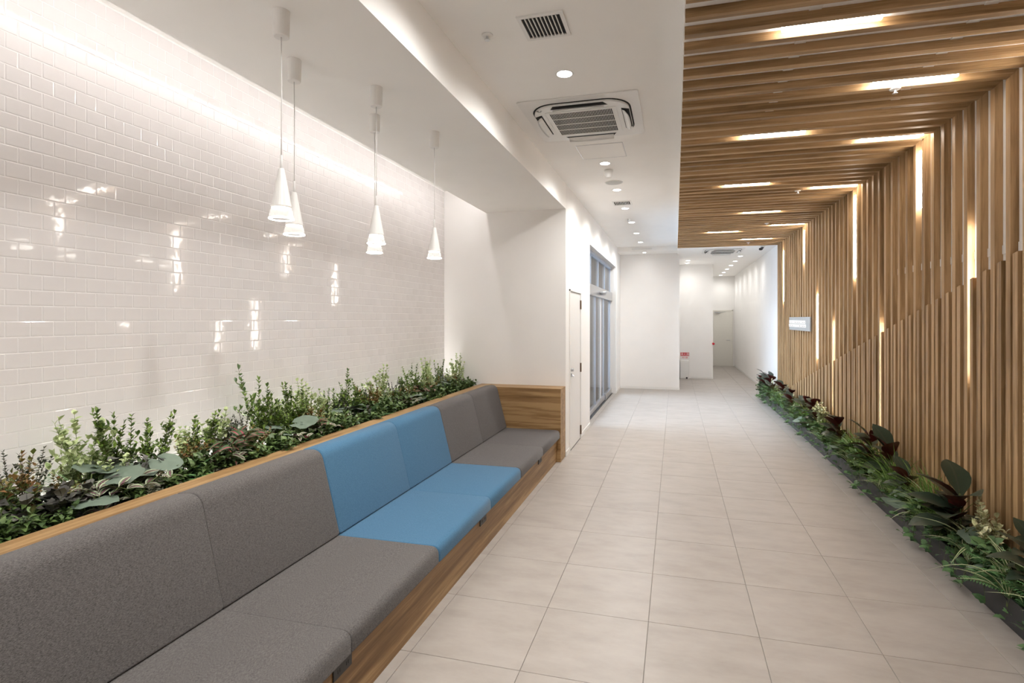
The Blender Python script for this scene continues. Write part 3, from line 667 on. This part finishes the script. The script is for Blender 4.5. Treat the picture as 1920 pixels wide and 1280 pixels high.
# sign on the slat wall, fire sign and cabinet
sg = thing('wall_sign', 'silver plate sign with white letters mounted on the slat wall', 'sign', (XW-0.02, 9.89, 1.65))
MB().box(XW-0.022, XW-0.004, 9.11, 10.673, 1.535, 1.765).build('plate', plain('sign_plate', (0.40, 0.41, 0.40), 0.35, metal=0.4, noise=0.03), sg, bevel=0.002)
MB().box(XW-0.004, XW, 9.3, 10.5, 1.60, 1.70).build('bracket', M['dark_metal'], sg)
RL = random.Random(3)
for row, (z0, z1, a, b) in enumerate(((1.655, 1.705, 9.42, 10.64), (1.595, 1.640, 9.36, 10.66))):
    y = b
    while y > a:
        wd = RL.uniform(0.05, 0.11)
        lt = MB(); lt.box(XW-0.030, XW-0.0225, y-wd, y, z0, z1)
        o = lt.build('letter', M['sign_glow'], sg)
        if RL.random() < 0.75: MB().box(XW-0.0312, XW-0.0302, y-wd*0.75, y-wd*0.3, z0+0.012, z0+0.026).build('letter_counter', M['dark_metal'], o)
        y -= wd+0.032
fs = thing('fire_sign', 'white sign with red characters above the white cabinet', 'sign', (0.27, 16.09, 0.66))
MB().box(0.135, 0.405, 16.084, 16.0995, 0.565, 0.765).build('plate', M['white_plastic'], fs)
def text(body, size, loc, parent, mat, name):
    cu = bpy.data.curves.new(name, 'FONT'); cu.body = body; cu.size = size; cu.extrude = 0.001; cu.align_x = 'CENTER'
    o = bpy.data.objects.new(name, cu); COL.objects.link(o)
    dg = bpy.context.evaluated_depsgraph_get(); dg.update()
    me = bpy.data.meshes.new_from_object(o.evaluated_get(dg)); bpy.data.objects.remove(o); bpy.data.curves.remove(cu)
    me.materials.clear(); me.materials.append(mat)
    o2 = bpy.data.objects.new(name, me); COL.objects.link(o2); o2.parent = parent
    o2.location = Vector(loc)-parent.location; o2.rotation_euler = (PI/2, 0, 0); return o2
MB().box(0.145, 0.395, 16.0825, 16.084, 0.655, 0.755).build('red_band', M['red'], fs)
text('消火器', 0.085, (0.27, 16.082, 0.675), fs, M['white_plastic'], 'lettering')
text('消火器', 0.055, (0.27, 16.083, 0.59), fs, M['red'], 'lettering')
cb = thing('fire_cabinet', 'slim white cabinet standing under the fire sign', 'cabinet', (0.26, 16.0, 0))
MB().box(0.14, 0.385, 15.93, 16.095, 0.0, 0.53).build('body', M['white_plastic'], cb, bevel=0.004)
MB().box(0.155, 0.37, 15.922, 15.93, 0.03, 0.49).build('door', M['white_trim'], cb, bevel=0.003)
MB().box(0.30, 0.345, 15.918, 15.922, 0.01, 0.055).build('label_mark', M['dark_metal'], cb)
o = MB().tube([(1.063, 16.02, 1.02), (1.063, 15.99, 1.02)], 0.03, 14).tube([(1.063, 16.10, 1.02), (1.063, 16.02, 1.02)], 0.034, 14).build('alarm_button', M['red']); tag(o, 'small round red alarm button on the white wall corner', 'alarm')

# ================================================================== plants
RP = random.Random(11)
def leaf_geo(Ln, Wd, seg=4, arch=0.3, fold=0.15, wide=0.45, tip=1.0, wavy=0.0, lobes=None):
    """a leaf lying along +Y from the origin, face up, arching down at the tip: verts, faces, uvs (per vertex)"""
    v = []; f = []; uv = []
    for i in range(seg+1):
        t = i/seg
        if lobes: wv = lobes[i]*Wd/2
        else:
            wv = Wd/2*(math.sin(PI*min(1, t**(math.log(0.5)/math.log(wide))))**0.75 if 0 < t < 1 else 0.0)
            if i == 0: wv = Wd*0.04
            if i == seg: wv = Wd*0.02*tip
        y = Ln*t*(1-0.12*arch*t); z = Ln*(0.25*arch*math.sin(PI*t*0.8)-arch*0.42*t*t)
        zz = fold*wv+wavy*wv*math.sin(i*2.3)
        v += [(-wv, y, z+zz), (0, y, z), (wv, y, z+zz-2*wavy*wv*math.sin(i*2.3))]; uv += [(0, t), (0.5, t), (1, t)]
    for i in range(seg):
        a = i*3; f += [(a, a+1, a+4, a+3), (a+1, a+2, a+5, a+4)]
    return v, f, uv
def round_leaf(r, rings=3, n=14, cup=0.18, wav=0.06, notch=True):
    v = [(0, 0, 0)]; uv = [(0.5, 0)]; f = []
    for k in range(1, rings+1):
        for i in range(n):
            a = 2*PI*i/n - PI/2
            rr = r*k/rings*(1+0.05*math.cos(5*a))
            if notch and i == 0: rr *= 0.45
            z = cup*r*(k/rings)**2*0.6+wav*r*math.sin(3*a+k)*(k/rings)-0.10*r*math.cos(a*7)*(k/rings)**2*0.4
            v.append((rr*math.cos(a), r*0.75+rr*math.sin(a), z)); uv.append((0.5+0.5*k/rings*0.6, k/rings))
    for i in range(n):
        j = (i+1) % n; f.append((0, 1+i, 1+j))
        for k in range(rings-1): f.append((1+k*n+i, 1+(k+1)*n+i, 1+(k+1)*n+j, 1+k*n+j))
    return v, f, uv
class Leaves:
    def __init__(s): s.v = []; s.f = []; s.uv = []
    def add(s, geo, mat4):
        v, f, uv = geo; b = len(s.v)
        s.v += [tuple(mat4 @ Vector(p)) for p in v]; s.f += [tuple(b+i for i in q) for q in f]; s.uv += uv
    def mesh(s, name, mat):
        me = bpy.data.meshes.new(name); me.from_pydata(s.v, [], s.f)
        ul = me.uv_layers.new(name='UVMap'); idx = [0]*len(me.loops); me.loops.foreach_get('vertex_index', idx)
        fl_ = []
        for i in idx: fl_ += s.uv[i]
        ul.data.foreach_set('uv', fl_); me.materials.append(mat); me.shade_smooth(); return me
def lm(geo, mat, name='leaf'):
    a = Leaves(); a.add(geo, Matrix()); return a.mesh(name, mat)
def aim(pos, yaw, pitch, roll=0.0, sc=1.0):
    return Matrix.Translation(pos) @ Euler((0, 0, yaw)).to_matrix().to_4x4() @ Euler((pitch, 0, 0)).to_matrix().to_4x4() @ Euler((0, roll, 0)).to_matrix().to_4x4() @ Matrix.Scale(sc, 4)
U = RP.uniform
def shrub_mesh(h, spread, geo_list, stems, leaf_gap, mat, stem_mat, branch=0.6, up=0.6, top_bias=0.25, stem_r=0.0022, name='foliage'):
    lv = Leaves(); sm = MB()
    for s in range(stems):
        a = U(0, 2*PI); lean = U(0.1, 1.0)*spread; hh = h*U(0.55, 1.0) if s else h
        base = Vector((U(-.02, .02), U(-.02, .02), -0.03)); tip = Vector((lean*math.cos(a), lean*math.sin(a), hh))
        midp = base.lerp(tip, 0.5)+Vector((U(-.02, .02), U(-.02, .02), 0.02))
        pts = [base.lerp(midp, t/3)*1 for t in range(4)]+[midp.lerp(tip, t/3) for t in range(1, 4)]
        sm.tube(pts, stem_r, 4, stem_r*0.4)
        paths = [(pts, top_bias)]
        for b in range(int(branch*6)):
            t = U(0.25, 0.85); p = base.lerp(tip, t); aa = U(0, 2*PI); ln = h*U(0.15, 0.32)*(1.15-t)
            q = p+Vector((ln*math.cos(aa)*0.8, ln*math.sin(aa)*0.8, ln*U(0.4, 1.0)))
            sm.tube([p, p.lerp(q, 0.5)+Vector((0, 0, 0.006)), q], stem_r*0.6, 3, stem_r*0.3); paths.append(([p, p.lerp(q, 0.5), q], 0.1))
        for pth, start in paths:
            tot = sum((pth[i+1]-pth[i]).length for i in range(len(pth)-1)); nl = max(3, int(tot*(1-start)/leaf_gap)); yaw = U(0, 6)
            for k in range(nl+1):
                t = start+(1-start)*k/nl; x = t*(len(pth)-1); i = min(int(x), len(pth)-2); p = pth[i].lerp(pth[i+1], x-i)
                yaw += PI/2+U(-.3, .3)
                for dy in (0, PI):
                    lv.add(RP.choice(geo_list), aim(p, yaw+dy, up+U(-.35, .45)+(0.5 if k == nl else 0), U(-.3, .3), U(0.75, 1.15)))
    return lv.mesh(name, mat), sm.mesh('stem', stem_mat)
S = {}
g_box = [leaf_geo(0.026, 0.014, 3, 0.2, 0.2, 0.5), leaf_geo(0.032, 0.016, 3, 0.3, 0.2, 0.5)]
g_dark = [leaf_geo(0.018, 0.012, 2, 0.2, 0.2, 0.5)]
g_pale = [leaf_geo(0.036, 0.027, 3, 0.3, 0.15, 0.5), leaf_geo(0.029, 0.022, 3, 0.4, 0.15, 0.5)]
g_cream = [leaf_geo(0.036, 0.025, 3, 0.4, 0.1, 0.5)]
g_red = [leaf_geo(0.027, 0.018, 2, 0.3, 0.2, 0.5), leaf_geo(0.021, 0.014, 2, 0.3, 0.2, 0.5)]
g_grd = [leaf_geo(0.058, 0.028, 3, 0.5, 0.2, 0.45), leaf_geo(0.046, 0.024, 3, 0.6, 0.2, 0.45)]
g_dusty = [leaf_geo(0.050, 0.034, 4, 0.5, 0.25, 0.5, wavy=0.25)]
g_heu = [leaf_geo(0.055, 0.042, 4, 0.4, 0.2, 0.5, wavy=0.3)]
for k in range(3):
    S['box', k] = shrub_mesh(0.44, 0.15, g_box, 7, 0.017, M['box'], M['stem'], 1.2)
    S['darkbox', k] = shrub_mesh(0.34, 0.14, g_dark, 8, 0.013, M['darkbox'], M['stem'], 1.2)
    S['pale', k] = shrub_mesh(0.44, 0.13, g_pale, 6, 0.025, M['pale'], M['gstem'], 1.0)
    S['cream', k] = shrub_mesh(0.36, 0.11, g_cream, 6, 0.025, M['cream'], M['gstem'], 1.0)
    S['redtip', k] = shrub_mesh(0.30, 0.16, g_red, 13, 0.016, M['redtip'], M['stem'], 1.0)
    S['ground', k] = shrub_mesh(0.17, 0.17, g_grd, 15, 0.026, M['ground'], M['gstem'], 0.6, up=0.25, top_bias=0.05)
    S['dusty', k] = shrub_mesh(0.13, 0.08, g_dusty, 5, 0.03, M['dusty'], M['gstem'], 0.4, up=0.3)
    S['heuch', k] = shrub_mesh(0.15, 0.10, g_heu, 7, 0.035, M['heuch'], M['gstem'], 0.3, up=0.3)
for k in range(3): S['fill', k] = S['ground', k]
def fern_mesh(n, ln, wd):
    lv = Leaves(); sm = MB(); lf = leaf_geo(1.0, 0.22, 2, 0.25, 0.1, 0.4)
    for s in range(n):
        a = PI+((s+0.5)/n*2-1)*1.75+U(-.2, .2); l = ln*U(0.7, 1.1); up = U(0.55, 1.25); pts = []
        for i in range(8):
            t = i/7; r = l*t*math.cos(up)*(1-0.1*t)+l*0.25*t*t; pts.append(Vector((r*math.cos(a), r*math.sin(a), l*math.sin(up)*t-0.55*l*t*t*0.6)))
        sm.tube(pts, 0.0016, 3, 0.0006)
        for i in range(22):
            t = 0.1+0.9*i/21; x = t*7; k = min(int(x), 6); p = pts[k].lerp(pts[k+1], x-k); ll = wd*math.sin(PI*min(1, 0.12+0.9*t))**0.8
            for sd in (-1, 1): lv.add(lf, aim(p, a-PI/2+sd*1.05, 0.15, 0, ll))
    return lv.mesh('foliage', M['fern']), sm.mesh('stem', M['gstem'])
def grass_mesh(n, ln):
    lv = Leaves()
    for s in range(n):
        a = PI/2+U(-1.7, 1.7); l = ln*U(0.6, 1.1)
        lv.add(leaf_geo(l, 0.0065, 6, U(0.2, 0.9), 0.3, 0.35), aim((U(-.03, .03), U(-.03, .03), 0), a, U(0.6, 1.35)))
    return lv.mesh('foliage', M['grassy']), None
def ivy_mesh(n):
    lv = Leaves(); sm = MB()
    lf = leaf_geo(0.055, 0.052, 5, 0.3, 0.12, 0.5, lobes=[0.25, 1.0, 0.62, 0.72, 0.36, 0.02])
    for s in range(n):
        a = PI+U(-1.9, 1.9); l = U(0.07, 0.15); pts = []
        for i in range(7):
            t = i/6; pts.append(Vector((l*t*math.cos(a+0.6*t), l*t*math.sin(a+0.6*t), 0.08+0.09*math.sin(PI*t)-0.13*t*t)))
        sm.tube(pts, 0.0014, 3, 0.0008)
        for i in range(7):
            lv.add(lf, aim(pts[i]+Vector((0, 0, 0.004)), a+U(-1.5, 1.5)-PI/2, U(-.1, .7), U(-.4, .4), U(0.7, 1.15)))
    return lv.mesh('foliage', M['ivy']), sm.mesh('stem', M['gstem'])
for k in range(3):
    S['fern', k] = fern_mesh(10, 0.32, 0.065); S['grass', k] = grass_mesh(90, 0.42); S['ivy', k] = ivy_mesh(12)
LF = {'begonia': [lm(round_leaf(0.078, 4, 18), M['begonia']), lm(round_leaf(0.064, 4, 18, cup=-0.1), M['begonia'])],
      'trad': [lm(leaf_geo(0.075, 0.028, 5, 0.5, 0.25, 0.4), M['trad'])],
      'pink': [lm(leaf_geo(0.12, 0.040, 5, 0.6, 0.25, 0.45), M['pink'])],
      'magnolia': [lm(leaf_geo(0.19, 0.100, 8, 0.25, 0.22, 0.58, wavy=0.03, lobes=[.06, .40, .70, .90, 1.0, .97, .80, .48, .03]), M['magnolia']), lm(leaf_geo(0.16, 0.086, 8, 0.5, 0.2, 0.58, wavy=0.05, lobes=[.06, .40, .70, .90, 1.0, .97, .80, .48, .03]), M['magnolia'])],
      'spider': [lm(leaf_geo(0.36, 0.021, 9, 1.0, 0.35, 0.3), M['spider']), lm(leaf_geo(0.28, 0.019, 9, 0.6, 0.35, 0.3), M['spider'])]}
def plant(kind, x, y, z, sc, name, label, cat='plant', group=None, rz=None, hs=None):
    t = thing(name, label, cat, (x, y, z), group, U(0, 6.28) if rz is None else rz)
    k = RP.randrange(3)
    if (kind, 0) in S:
        fo, st = S[kind, k]; s3 = (sc, sc, sc*(hs or 1.0))
        o = inst('foliage', fo, t, sc=s3); o['kind'] = 'stuff'
        if st is not None: inst('stem', st, t, sc=s3)
        return t
    sm = MB()
    if kind == 'begonia':
        n = RP.randrange(4, 6)
        for i in range(n):
            a = 2*PI*i/n+U(-.4, .4); r = U(0.02, 0.07)*sc; hh = U(0.07, 0.17)*sc; p = (r*math.cos(a), r*math.sin(a), hh)
            sm.tube([(0, 0, -0.03), (p[0]*.5, p[1]*.5, hh*.7), p], 0.003, 5); inst('leaf', RP.choice(LF['begonia']), t, p, (U(-.5, .25), U(-.3, .3), a-PI/2), sc*U(.8, 1.15))
    elif kind in ('trad', 'pink'):
        for s in range(4 if kind == 'trad' else 3):
            a = U(0, 6.28); l = U(0.08, 0.15)*sc; pts = [Vector((l*q*math.cos(a), l*q*math.sin(a), (0.05+0.09*math.sin(q*2.2))*sc*(1 if kind == 'trad' else 1.3))) for q in (0, .33, .66, 1)]
            sm.tube([Vector((0, 0, -.03))]+pts, 0.0022, 4)
            for i, p in enumerate(pts):
                for d in (0.9, -0.9): inst('leaf', LF[kind][0], t, p, (U(-.1, .6), U(-.4, .4), a-PI/2+d+U(-.4, .4)), sc*U(.75, 1.1))
    elif kind == 'magnolia':
        n = RP.randrange(10, 13); H = U(0.20, 0.28)*sc
        sm.tube([(0, 0, -0.04), (0.004, 0, H*.5), (0, 0, H)], 0.006, 6)
        for i in range(n):
            a = PI/2+(((i*0.618) % 1)*2-1)*1.9+U(-.2, .2); e = 0.05+0.85*i/n+U(-.15, .15)
            inst('leaf', RP.choice(LF['magnolia']), t, (0, 0, H*(0.45+0.55*i/n)), (e, U(-.35, .35), a), sc*U(.8, 1.1))
    elif kind == 'spider':
        for i in range(22):
            a = PI/2+(((i*0.618) % 1)*2-1)*1.9
            inst('leaf', RP.choice(LF['spider']), t, (U(-.012, .012), U(-.012, .012), 0.0), (U(0.45, 1.35), U(-.2, .2), a), sc*U(.65, 1.1))
        sm.lathe([(0, -0.03), (0.018, -0.03), (0.014, 0.02), (0, 0.025)], (0, 0, 0), 8)
    me = sm.mesh('stem', M['gstem']); inst('stem', me, t)
    return t
DESC = {'box': ('boxwood_shrub', 'twiggy green boxwood shrub'), 'darkbox': ('dark_shrub', 'shrub of tiny blackish leaves'), 'pale': ('variegated_shrub', 'pale yellow-green variegated shrub'),
        'cream': ('cream_shrub', 'cream-leaved airy sprig plant'), 'redtip': ('russet_bush', 'low bush with russet-tipped leaves'), 'begonia': ('begonia', 'begonia with round grey-green leaves'),
        'trad': ('striped_creeper', 'creeper with silver-purple striped leaves'), 'pink': ('pink_ribbed_plant', 'plant with pink-ribbed green leaves'), 'dusty': ('silvery_plant', 'silvery pale felt-leaved plant'),
        'heuch': ('dusky_plant', 'dusky crinkle-leaved dark plant'), 'fern': ('fern', 'feathery green fern'), 'ground': ('leafy_creeper', 'low dark-green leafy creeper'),
        'fill': ('leafy_filler', 'bushy mid-row green leaf plant'),
        'magnolia': ('magnolia_sprig', 'rosette of large dark burgundy-backed leaves'), 'spider': ('spider_plant', 'spider plant with white-edged blades'),
        'grass': ('grass_tuft', 'tuft of fine bright-green grass'), 'ivy': ('ivy', 'trailing ivy with lobed leaves')}
def keep_off(t, lim, sign):
    """slide a plant away from the wall behind it until its leaves stand clear"""
    ext = -9.0
    pm = Matrix.LocRotScale(t.location, t.rotation_euler, None)
    for c in t.children:
        m4 = pm @ Matrix.LocRotScale(c.location, c.rotation_euler, c.scale)
        ext = max(ext, max(sign*(m4 @ v.co).x for v in c.data.vertices))
    over = ext-sign*lim
    if over > 0: t.location.x -= sign*min(over, 0.09)
def plant_list(lst, z, where, group, face):
    cnt = {}
    for (kind, y, x, sc, hs) in sorted(lst, key=lambda q: -q[1]):
        i = cnt.get(kind, 0); cnt[kind] = i+1
        nm, ds = DESC[kind]
        t_ = plant(kind, x, y, z, sc*(1.0 if face else 1.17), nm, '%s, %s from the far end of %s' % (ds, ORD[i], where), group=group, hs=hs, rz=(face+U(-.35, .35) if kind in ('fern', 'grass', 'ivy', 'magnolia', 'spider') else None))
        if face: keep_off(t_, XT+0.01, -1)
        else: keep_off(t_, XW-0.008, 1)
ZL = 0.80
left = [('box', 1.60, -2.80, 1.0, .8), ('box', 2.13, -2.80, 1.05, 1.0), ('box', 2.30, -2.82, 0.95, 0.95), ('box', 3.10, -2.80, 1.15, 1.15), ('box', 3.22, -2.74, 1.1, .95), ('box', 3.45, -2.80, 1.05, .95),
        ('box', 4.05, -2.82, 1.1, .95), ('box', 4.20, -2.74, 1.0, .75), ('box', 5.35, -2.80, 1.1, .9), ('box', 6.02, -2.84, 1.0, .95), ('box', 6.32, -2.62, .75, .55),
        ('pale', 1.95, -2.80, 1.05, 1.0), ('pale', 2.03, -2.70, .8, .7), ('pale', 2.50, -2.82, .85, .75), ('pale', 2.72, -2.80, .95, .85), ('pale', 3.62, -2.80, 1.05, .95), ('pale', 3.72, -2.70, .9, .6),
        ('pale', 4.62, -2.82, 1.05, 1.0), ('pale', 5.70, -2.82, 1.05, 1.0), ('pale', 6.40, -2.76, 1.0, 1.05),
        ('darkbox', 1.74, -2.86, 1.0, .95), ('darkbox', 2.16, -2.88, .9, .85), ('darkbox', 2.80, -2.80, 1.0, .85), ('darkbox', 2.96, -2.82, 1.0, .9), ('darkbox', 5.02, -2.84, 1.0, .9), ('darkbox', 6.18, -2.82, 1.0, .85),
        ('redtip', 1.66, -2.76, 1.15, 1.0), ('redtip', 1.80, -2.74, .9, .8), ('redtip', 2.47, -2.72, 1.0, .85), ('redtip', 3.52, -2.72, 1.0, .9), ('redtip', 4.36, -2.74, 1.1, 1.0), ('redtip', 5.50, -2.72, 1.0, .9), ('redtip', 6.22, -2.70, .9, .9),
        ('begonia', 1.86, -2.64, 1.25, None), ('begonia', 2.18, -2.68, 1.35, None), ('begonia', 2.66, -2.70, 1.2, None), ('begonia', 3.18, -2.66, 1.2, None), ('begonia', 3.92, -2.68, 1.1, None), ('begonia', 4.95, -2.68, 1.45, None), ('begonia', 5.80, -2.68, 1.3, None),
        ('trad', 1.84, -2.53, 1.05, None), ('trad', 1.99, -2.54, 1.05, None), ('trad', 2.52, -2.56, 1.0, None), ('trad', 3.04, -2.56, 1.0, None), ('trad', 3.42, -2.56, 1.0, None), ('trad', 4.72, -2.56, 1.0, None),
        ('pink', 2.62, -2.60, 1.1, None), ('pink', 2.74, -2.62, 1.1, None), ('pink', 3.40, -2.64, .9, None), ('pink', 5.25, -2.64, 1.0, None), ('pink', 6.30, -2.72, .9, None),
        ('dusty', 2.10, -2.56, 1.0, 1.0), ('dusty', 2.22, -2.57, .9, 1.0), ('dusty', 3.88, -2.62, .9, 1.0),
        ('heuch', 1.56, -2.66, 1.1, 1.0), ('heuch', 1.73, -2.64, 1.1, 1.0), ('heuch', 2.06, -2.64, 1.1, 1.2), ('heuch', 4.05, -2.64, 1.0, 1.0), ('heuch', 4.90, -2.58, 1.0, .9),
        ('fern', 1.90, -2.84, 1.0, 1.2), ('fern', 2.38, -2.66, .9, 1.0), ('fern', 4.14, -2.68, 1.0, 1.1), ('fern', 5.95, -2.70, .8, 1.0)]
left += [('box', 2.62, -2.84, 1.0, .8), ('box', 3.85, -2.84, 1.0, .75), ('box', 4.45, -2.84, 1.0, .8), ('box', 5.15, -2.80, 1.0, .7), ('box', 5.60, -2.84, .95, .75), ('box', 4.80, -2.74, .9, .6), ('box', 2.90, -2.74, .9, .55),
         ('pale', 2.10, -2.84, .9, .7), ('pale', 3.30, -2.84, .9, .8), ('pale', 3.52, -2.84, .95, .75), ('pale', 4.55, -2.72, .9, .7), ('pale', 5.55, -2.74, .9, .75), ('pale', 6.10, -2.72, .9, .75), ('redtip', 2.90, -2.70, .9, .8), ('redtip', 4.70, -2.68, .9, .85),
         ('redtip', 5.05, -2.72, .9, .9), ('redtip', 5.95, -2.66, .8, .8), ('fern', 2.80, -2.72, .7, .9), ('fern', 3.62, -2.62, .6, .8), ('fern', 5.40, -2.62, .6, .8), ('darkbox', 3.95, -2.80, 1.0, .85), ('darkbox', 4.40, -2.82, 1.0, .85)]
yy = 1.50
while yy < 6.45:
    if not (1.79 < yy < 2.02): left.append(('ground', yy, -2.56+U(-.02, .02), U(.8, 1.0) if yy > 2.3 else U(.7, .9), U(.9, 1.2)))
    yy += U(0.15, 0.21)
yy = 1.60
while yy < 6.4:
    left.append(('fill', yy, -2.72+U(-.03, .03), U(.7, .85), U(1.0, 1.5))); yy += U(0.26, 0.36)
plant_list(left, ZL, 'the bench planter', 'plants behind the bench', PI)
ZR = 0.135
right = []
for (y, x, s) in ((12.0, 1.93, 1.15), (11.9, 1.86, .85), (11.3, 1.88, .85), (10.7, 1.94, 1.05), (10.0, 1.94, 1.1), (9.5, 1.86, .9), (8.9, 1.94, 1.1), (8.35, 1.94, 1.2), (8.0, 1.87, 1.0), (7.2, 1.94, 1.3), (6.85, 1.86, 1.05),
                  (6.05, 1.94, 1.3), (5.55, 1.94, 1.3), (5.9, 1.85, .9), (5.0, 1.85, 1.0), (4.22, 1.95, 1.5), (4.28, 1.85, 1.0), (3.45, 1.94, 1.2), (2.9, 1.95, 1.2)): right.append(('magnolia', y, x, s, None))
for (y, x, s) in ((12.45, 1.95, 1.3), (12.5, 1.86, 1.0), (12.2, 1.86, .9), (11.6, 1.86, .8)): right.append(('magnolia', y, x, s, None))
for (y, x, s) in ((12.3, 1.88, .8), (10.6, 1.85, .8), (9.2, 1.84, .8), (7.6, 1.84, .8), (6.45, 1.84, .85), (5.45, 1.83, .85), (4.70, 1.84, .95), (4.45, 1.95, .8), (4.02, 1.84, 1.0), (3.58, 1.83, 1.0), (3.15, 1.88, 1.0)): right.append(('spider', y, x, s, None))
for (y, x, s) in ((11.5, 1.92, .8), (11.0, 1.92, .85), (10.3, 1.92, .9), (9.4, 1.94, .8), (8.6, 1.92, .85), (7.75, 1.92, .8), (6.7, 1.95, .9), (6.4, 1.94, 1.0), (5.8, 1.94, 1.0), (5.3, 1.95, 1.1), (4.85, 1.96, 1.05), (4.55, 1.96, 1.1)): right.append(('grass', y, x, s, 1.0))
for (y, x, s) in ((10.15, 1.93, 1.0), (8.08, 1.93, 1.1), (7.9, 1.93, 1.0), (3.97, 1.92, 1.1), (4.08, 1.95, .95), (11.6, 1.93, .9), (12.35, 1.9, .8), (10.9, 1.95, .8)): right.append(('cream', y, x, s, .95))
for (y, x, s) in ((11.7, 1.93, 1.0), (9.7, 1.92, .9), (9.0, 1.90, .8), (7.35, 1.90, .8), (6.65, 1.93, .8), (5.05, 1.92, .8), (4.4, 1.9, .8), (3.75, 1.95, 1.0), (3.6, 1.9, .9), (3.3, 1.95, 1.0)): right.append(('fern', y, x, s, 1.0))
for (y, x, s) in ((8.5, 1.92, 1.0), (6.6, 1.92, 1.0), (4.85, 1.95, 1.1), (3.8, 1.90, 1.0)): right.append(('begonia', y, x, s, None))
yy = 2.6
while yy < 12.55:
    right.append(('ivy', yy, U(1.845, 1.87), U(.85, 1.1), U(1.0, 1.3))); yy += U(0.24, 0.36)
yy = 2.6
while yy < 12.5:
    right.append(('ground', yy, U(1.90, 1.94), U(.75, .9), U(.9, 1.3))); yy += U(0.22, 0.32)
plant_list(right, ZR, 'the floor trough', 'plants along the slat wall', 0.0)
